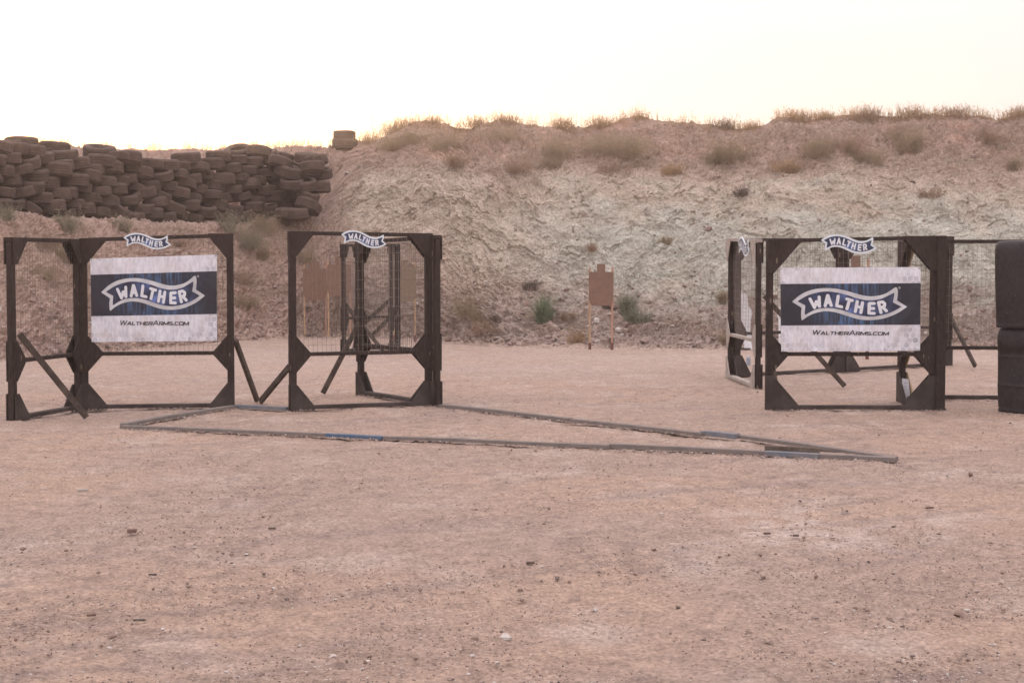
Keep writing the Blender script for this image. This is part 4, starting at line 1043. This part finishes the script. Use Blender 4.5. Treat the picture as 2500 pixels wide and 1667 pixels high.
for i, (x, y, Y, tx, ty, lb) in enumerate(ENDT):
    put_tire(TM[i % 5], AT(x, y, Y), (R(min(tx, 5) - 3), R(ty), i), lb, scale=1.0)
# extra tires leaning on top and at the foot of the wall
for i, (x, y, Y, tx, ty, sc2, lb) in enumerate([(52, 353, 33.3, 2, -2, 1.12, 'biggest tire on the top of the wall at the far left'), (243, 374, 34.3, 3, -12, 1.1, 'big tire tilted up to the right on the left part of the wall top'),
        (133, 364, 33.8, 6, -2, .95, 'rounded tire on the wall top between the two big left tires'), (112, 521, 32.6, 4, 2, 1.15, 'wide flat tire at the foot of the wall near the left edge'),
        (200, 516, 33.2, 6, 4, 1.05, 'dusty tire at the wall foot directly right of the wide flat one'), (248, 522, 33.4, 4, 5, 1.1, 'darker tire third along the wall foot from the left'),
        (298, 528, 33.8, 5, 12, 1.0, 'tire tipped down to the right at the wall foot'), (582, 374, 37.6, 4, -22, .95, 'steeply tilted tire on the wall top right of its middle'),
        (18, 358, 32.8, 2, 4, 1.0, 'tire at the very top left corner, cut by the picture edge')]):
    put_tire(TM[(i * 2) % 5], AT(x, y, Y), (R(min(tx, 2) - 2), R(ty), i * 2), lb, scale=sc2 * 1.05)
# two tires on the crest
pc = surf(842, 357)
Yc = 41.0; zc = ZY(357, Yc)
put_tire(TM[4], Vector((AT(842, 357, Yc).x, Yc, zc + .04)), (0, R(1), 0), 'lower tire of the pair stacked alone on the crest', 'tire pair on the crest')
put_tire(TM[1], Vector((AT(841, 357, Yc).x, Yc, zc + .255)), (R(1), R(-2), 2), 'upper tire of the pair stacked alone on the crest', 'tire pair on the crest', scale=1.08)

# ------------------------------------------------------------------ brush and grass
def blades(bases, L, lean, wid, twigs, leaf, r, curl=.25):
    """bases: n x 3; returns verts, tris. every stem is a bent tapering blade with side twigs and leaflets"""
    V = []; T = []
    n = len(bases)
    def add_blade(B, D_, Ln, w_):
        k = len(B); side = np.cross(D_, r.normal(size=(k, 3))); side /= np.linalg.norm(side, axis=1, keepdims=True) + 1e-9
        bend = r.normal(size=(k, 3)) * curl; m = B + D_ * (Ln * .55)[:, None]; tip = B + D_ * Ln[:, None] + bend * (Ln * .4)[:, None]
        a = B - side * w_[:, None] * .5; b = B + side * w_[:, None] * .5; c = m + side * w_[:, None] * .4; d = m - side * w_[:, None] * .4
        v = np.stack([a, b, c, d, tip], 1); i0 = sum(len(q) for q in V)
        V.append(v.reshape(-1, 3)); ii = (np.arange(k) * 5 + i0)[:, None]
        T.append(np.concatenate([ii + [0, 1, 2], ii + [0, 2, 3], ii + [3, 2, 4]]))
        return m, tip
    D_ = np.stack([r.normal(size=n) * lean, r.normal(size=n) * lean, np.ones(n)], 1)
    D_ /= np.linalg.norm(D_, axis=1, keepdims=True)
    Ln = L * r.uniform(.45, 1.15, n); m, tip = add_blade(bases, D_, Ln, np.full(n, wid) * r.uniform(.6, 1.3, n))
    for t in range(twigs):
        f = r.uniform(.25, .95, n)[:, None]; B = bases + (tip - bases) * f
        d2 = D_ + r.normal(size=(n, 3)) * .55; d2 /= np.linalg.norm(d2, axis=1, keepdims=True)
        add_blade(B, d2, Ln * r.uniform(.12, .38, n), np.full(n, wid * .75))
    for t in range(leaf):
        f = r.uniform(.15, 1.0, n)[:, None]; B = bases + (tip - bases) * f + r.normal(size=(n, 3)) * L * .05
        d2 = r.normal(size=(n, 3)) + [0, 0, .5]; d2 /= np.linalg.norm(d2, axis=1, keepdims=True)
        add_blade(B, d2, np.full(n, L * .07) * r.uniform(.6, 1.5, n), np.full(n, wid * 1.6))
    return np.concatenate(V), np.concatenate(T)
def shrub_mesh(name, wd, ht, kind, seed, dens=1.0):
    r = np.random.default_rng(seed); n = int((330 if kind in ('green', 'sage') else 200) * dens * max(.5, wd * 1.2)); a = r.uniform(0, 2 * math.pi, n); q = np.sqrt(r.random(n)) * wd * .36
    B = np.stack([q * np.cos(a), q * np.sin(a) * .8, -.03 * np.ones(n)], 1)
    k = r.integers(3, 7); cc = r.normal(0, .26, (k, 2)) * wd; w_ = r.integers(0, k, n); mixf = (r.random(n) < .75)
    B[:, :2] = np.where(mixf[:, None], cc[w_] + r.normal(0, .10, (n, 2)) * wd, B[:, :2] * 1.2)
    up_ = kind in ('green', 'sage')
    V, T = blades(B, ht * (1.2 if up_ else 1), .2 if up_ else .38, .007, 3, 8 if up_ else 5, r)
    out = V[:, :2] * (1 + .22 * np.clip(V[:, 2:3] / max(ht, .01), 0, 1)); V[:, :2] = out
    return npmesh(name, V, T, M_veg[kind])
SH = [ # base px, base py, width px, height px, kind, label
 (1326, 789, 46, 64, 'green', 'upright green bush at the foot of the bank left of the lone central target'),
 (1382, 778, 28, 26, 'brown', 'small rusty tuft between the green bush and the lone central target'),
 (1532, 766, 40, 44, 'sage', 'spiky sage bush just right of the lone central target'),
 (1556, 789, 56, 34, 'sage', 'low grey green bush with brown base right of the central target'),
 (1482, 752, 18, 24, 'dark', 'dark twiggy tuft directly behind the central target'),
 (1405, 842, 50, 46, 'straw', 'straw coloured tumbleweed at the foot of the bank left of the target stakes'),
 (1146, 768, 72, 56, 'olive', 'olive bush right of the middle booth on the lower slope'),
 (1172, 780, 40, 30, 'olive', 'small olive bush tucked against the right of a larger one'),
 (1188, 816, 84, 46, 'brown', 'wide brown dry bush on rubble right of the middle booth'),
 (1210, 783, 30, 22, 'dark', 'small dark grey tuft above the wide brown bush'),
 (1296, 706, 34, 28, 'dark', 'dark dead bush on pale rubble up the slope left of centre'),
 (1445, 612, 26, 24, 'brown', 'reddish dead sprig on the pale cliff above the central target'),
 (1624, 595, 26, 26, 'olive', 'olive tuft on the pale cliff right of centre'),
 (1765, 735, 22, 34, 'olive', 'narrow bush left of the right booth'),
 (1770, 835, 30, 26, 'olive', 'low olive tuft at the bank foot beside the right booth'),
 (182, 566, 52, 62, 'sage', 'grey green bush growing up to the wall of tires at the left'),
 (300, 563, 50, 46, 'sage', 'sparse sage bush below the tires above the left banner'),
 (22, 536, 44, 44, 'sage', 'sage bush at the left edge under the tires'),
 (556, 566, 70, 52, 'sage', 'broad sage bush under the tires above the right post of the left frame'),
 (612, 606, 92, 62, 'green', 'big green grey bush on the slope between left frame and middle booth'),
 (655, 566, 66, 58, 'olive', 'olive bush close under the right part of the tire wall'),
 (695, 548, 40, 36, 'olive', 'small olive bush by the lower right end of the tire wall'),
 (640, 630, 50, 34, 'olive', 'low bush just below the big green grey bush'),
 (150, 630, 80, 50, 'olive', 'olive bush seen through the top of the far left panel'),
 (105, 680, 60, 40, 'olive', 'faded bush seen through the middle of the far left panel'),
 (440, 600, 60, 26, 'brown', 'brown tuft behind the space above the left banner'),
 (120, 600, 60, 40, 'brown', 'dry brown tuft behind the top rail of the far left panel'),
 (600, 745, 56, 36, 'olive', 'olive brush low on the slope behind the gap beside the left frame'),
 (590, 690, 50, 30, 'brown', 'brown brush midway up the slope behind the gap'),
 (735, 640, 60, 40, 'olive', 'bush on the slope seen through the top of the middle booth'),
 (1092, 372, 84, 62, 'olive', 'olive brush on the upper bank below the first hump of the crest'),
 (1120, 405, 60, 44, 'brown', 'brown brush below the olive brush of the first hump'),
 (1010, 352, 90, 46, 'olive', 'brush on the shoulder climbing from the crest tires'),
 (948, 366, 90, 40, 'olive', 'low brush right of the two crest tires'),
 (1225, 345, 56, 40, 'olive', 'small brush near the crest right of the first hump'),
 (1270, 420, 80, 44, 'brown', 'brown brush mid bank between two olive patches'),
 (1375, 385, 96, 60, 'olive', 'olive brush left of the largest patch on the upper bank'),
 (1340, 410, 60, 40, 'olive', 'lower trailing brush left of the largest patch'),
 (1480, 378, 100, 60, 'olive', 'left half of the largest olive brush patch on the upper bank'),
 (1545, 385, 100, 64, 'olive', 'right half of the largest olive brush patch on the upper bank'),
 (1505, 425, 90, 44, 'brown', 'brown skirt of brush under the largest patch'),
 (1635, 425, 60, 36, 'straw', 'straw tuft right below the largest patch'),
 (1790, 396, 100, 70, 'olive', 'tall olive brush below the dip in the crest right of centre'),
 (1745, 400, 60, 40, 'olive', 'brush left beside the tall olive one below the crest dip'),
 (1805, 478, 60, 28, 'dark', 'dark low tuft alone in the middle of the bank'),
 (1915, 420, 70, 40, 'straw', 'straw brush above the left post of the right booth'),
 (1985, 385, 110, 62, 'olive', 'wide olive brush right of the straw brush on the upper bank'),
 (2065, 375, 70, 60, 'brown', 'brown brush between two olive ones high on the right bank'),
 (2120, 395, 90, 40, 'olive', 'low brush high on the right bank'),
 (2225, 368, 96, 66, 'olive', 'olive brush under the highest part of the crest'),
 (2175, 345, 60, 50, 'brown', 'brown brush close under the highest crest'),
 (2420, 352, 80, 50, 'brown', 'brown brush near the right edge below the crest notch'),
 (2480, 410, 60, 36, 'olive', 'olive brush at the right edge of the bank'),
 (2270, 480, 60, 26, 'brown', 'faint brown brush in the middle of the right bank')]
for i, (x, y, wp_, hp, kd, lb) in enumerate(SH):
    if x < 800 and kd in ('sage', 'green'): kd = 'pale'
    p = surf(x, y); s = p.y / F
    o = obj('shrub', shrub_mesh('shrub', wp_ * s, hp * s * .92, kd, 900 + i, 1.15)); o.location = p; tag(o, lb, 'shrub')
CB = [(1060, 298, 50, 26, 'straw', 'sparse bush on top of the first hump of the crest'), (1160, 307, 70, 32, 'straw', 'backlit bush on the crest right of the first hump'),
      (1238, 304, 60, 20, 'straw', 'low grasses on the crest in a short row'), (1375, 310, 54, 34, 'straw', 'rounded backlit bush on the crest left of the largest crest bush'),
      (1475, 306, 92, 34, 'straw', 'largest rounded bush on the crest near the centre'), (1562, 304, 44, 18, 'straw', 'small tuft on the crest right of the largest crest bush'),
      (1768, 312, 62, 34, 'dark', 'dark spiky bush on the crest in the dip right of centre'), (1830, 308, 70, 22, 'straw', 'low golden brush on the crest right of the dark spiky bush'),
      (1940, 298, 84, 36, 'straw', 'golden brush on the crest left of the step up'), (2010, 288, 50, 20, 'straw', 'thin brush on the step of the right crest'),
      (2118, 286, 80, 36, 'brown', 'red brown brush on the crest where it rises to the right'), (2215, 277, 60, 36, 'brown', 'tall thin brush at the highest point of the crest'),
      (2330, 276, 90, 30, 'brown', 'long low brush on the highest crest right of the tall one'), (2475, 288, 60, 30, 'brown', 'brush on the crest at the right edge'),
      (395, 366, 40, 14, 'straw', 'small tuft on the skyline behind the tires, left one'), (560, 365, 50, 20, 'straw', 'tuft on the skyline behind the middle of the tires'),
      (620, 362, 46, 24, 'straw', 'taller tuft on the skyline above the right part of the tires'), (908, 348, 60, 30, 'straw', 'golden brush right of the crest tires'),
      (950, 334, 60, 36, 'straw', 'golden brush climbing the shoulder of the crest'), (985, 314, 60, 34, 'straw', 'golden brush at the top of the shoulder')]
for i, (x, y, wp_, hp, kd, lb) in enumerate(CB):
    p = surf_t(x, .99); s = p.y / F
    r = np.random.default_rng(1500 + i); n = int(wp_ * 2.0); B = np.stack([r.normal(0, wp_ * s * .26, n), r.normal(0, .15, n), np.full(n, -.04)], 1)
    V, T = blades(B, hp * s * .95, .30, .0085, 4, 3, r)
    o = obj('shrub', npmesh('shrub', V, T, M_veg[kd])); o.location = p; tag(o, lb, 'shrub')
# loose dry grass: crest fringe and thin cover on the slopes
def grass(name, n, pick, L, kinds, label, lean=.3, wid=.007):
    r = np.random.default_rng(77); B = []
    for _ in range(n):
        q = pick(r)
        if q is not None: B.append(q[:])
    B = np.array(B); B[:, 2] -= .02
    V, T = blades(B, L, lean, wid, 3, 2, r)
    tag(obj(name, npmesh(name, V, T, kinds)), label, 'grass', kind='stuff')
def crest_pick(r):
    x = r.uniform(-150, 2650)
    k = float(fbm(np.array([x / 45.0]), np.array([3.1]), 3, 400)[0]) + (.25 if x > 900 else .1) + (.3 if x > 1900 else 0)
    if r.random() > k + .25: return None
    return surf_t(x + r.normal(0, 2), r.uniform(.955, 1.0))
grass('dry_grass', 7500, crest_pick, .27, M_veg['straw'], 'thin dry grass standing along the crest of the bank')
def slope_pick(r):
    x = r.uniform(-150, 2650); t = r.uniform(.62, .98) if (x > 850 and r.random() < .75) else r.uniform(.05, .38 if x < 820 else .12)
    k = float(fbm(np.array([x / 120.0]), np.array([t * 6]), 3, 410)[0])
    if r.random() > k * 1.6 + .35: return None
    return surf_t(x, t)
grass('dry_ground_cover', 21000, slope_pick, .17, M_veg['olive'], 'thin olive and brown dry growth over the slopes', lean=.7, wid=.006)
# ------------------------------------------------------------------ haze
hz = bpy.data.materials.new('dusty_evening_air'); hz.use_nodes = True; hn = hz.node_tree.nodes
for q in list(hn):
    if q.type == 'BSDF_PRINCIPLED': hn.remove(q)
pv = hn.new('ShaderNodeVolumePrincipled'); pv.inputs['Density'].default_value = .0019; pv.inputs['Color'].default_value = (1, .83, .75, 1); pv.inputs['Anisotropy'].default_value = .62
hz.node_tree.links.new(pv.outputs[0], hn['Material Output'].inputs['Volume'])
bm = bmesh.new(); bmesh.ops.create_cube(bm, size=1, matrix=Matrix.Translation((0, 120, 3)) @ Matrix.Diagonal((640, 380, 8.6, 1)))
tag(link('haze', bm, hz), 'thin dusty evening haze over the yard', 'haze', kind='stuff')
print('tires', ntire + len(ENDT) + 11, 'faces', sum(len(m.polygons) for m in bpy.data.meshes))
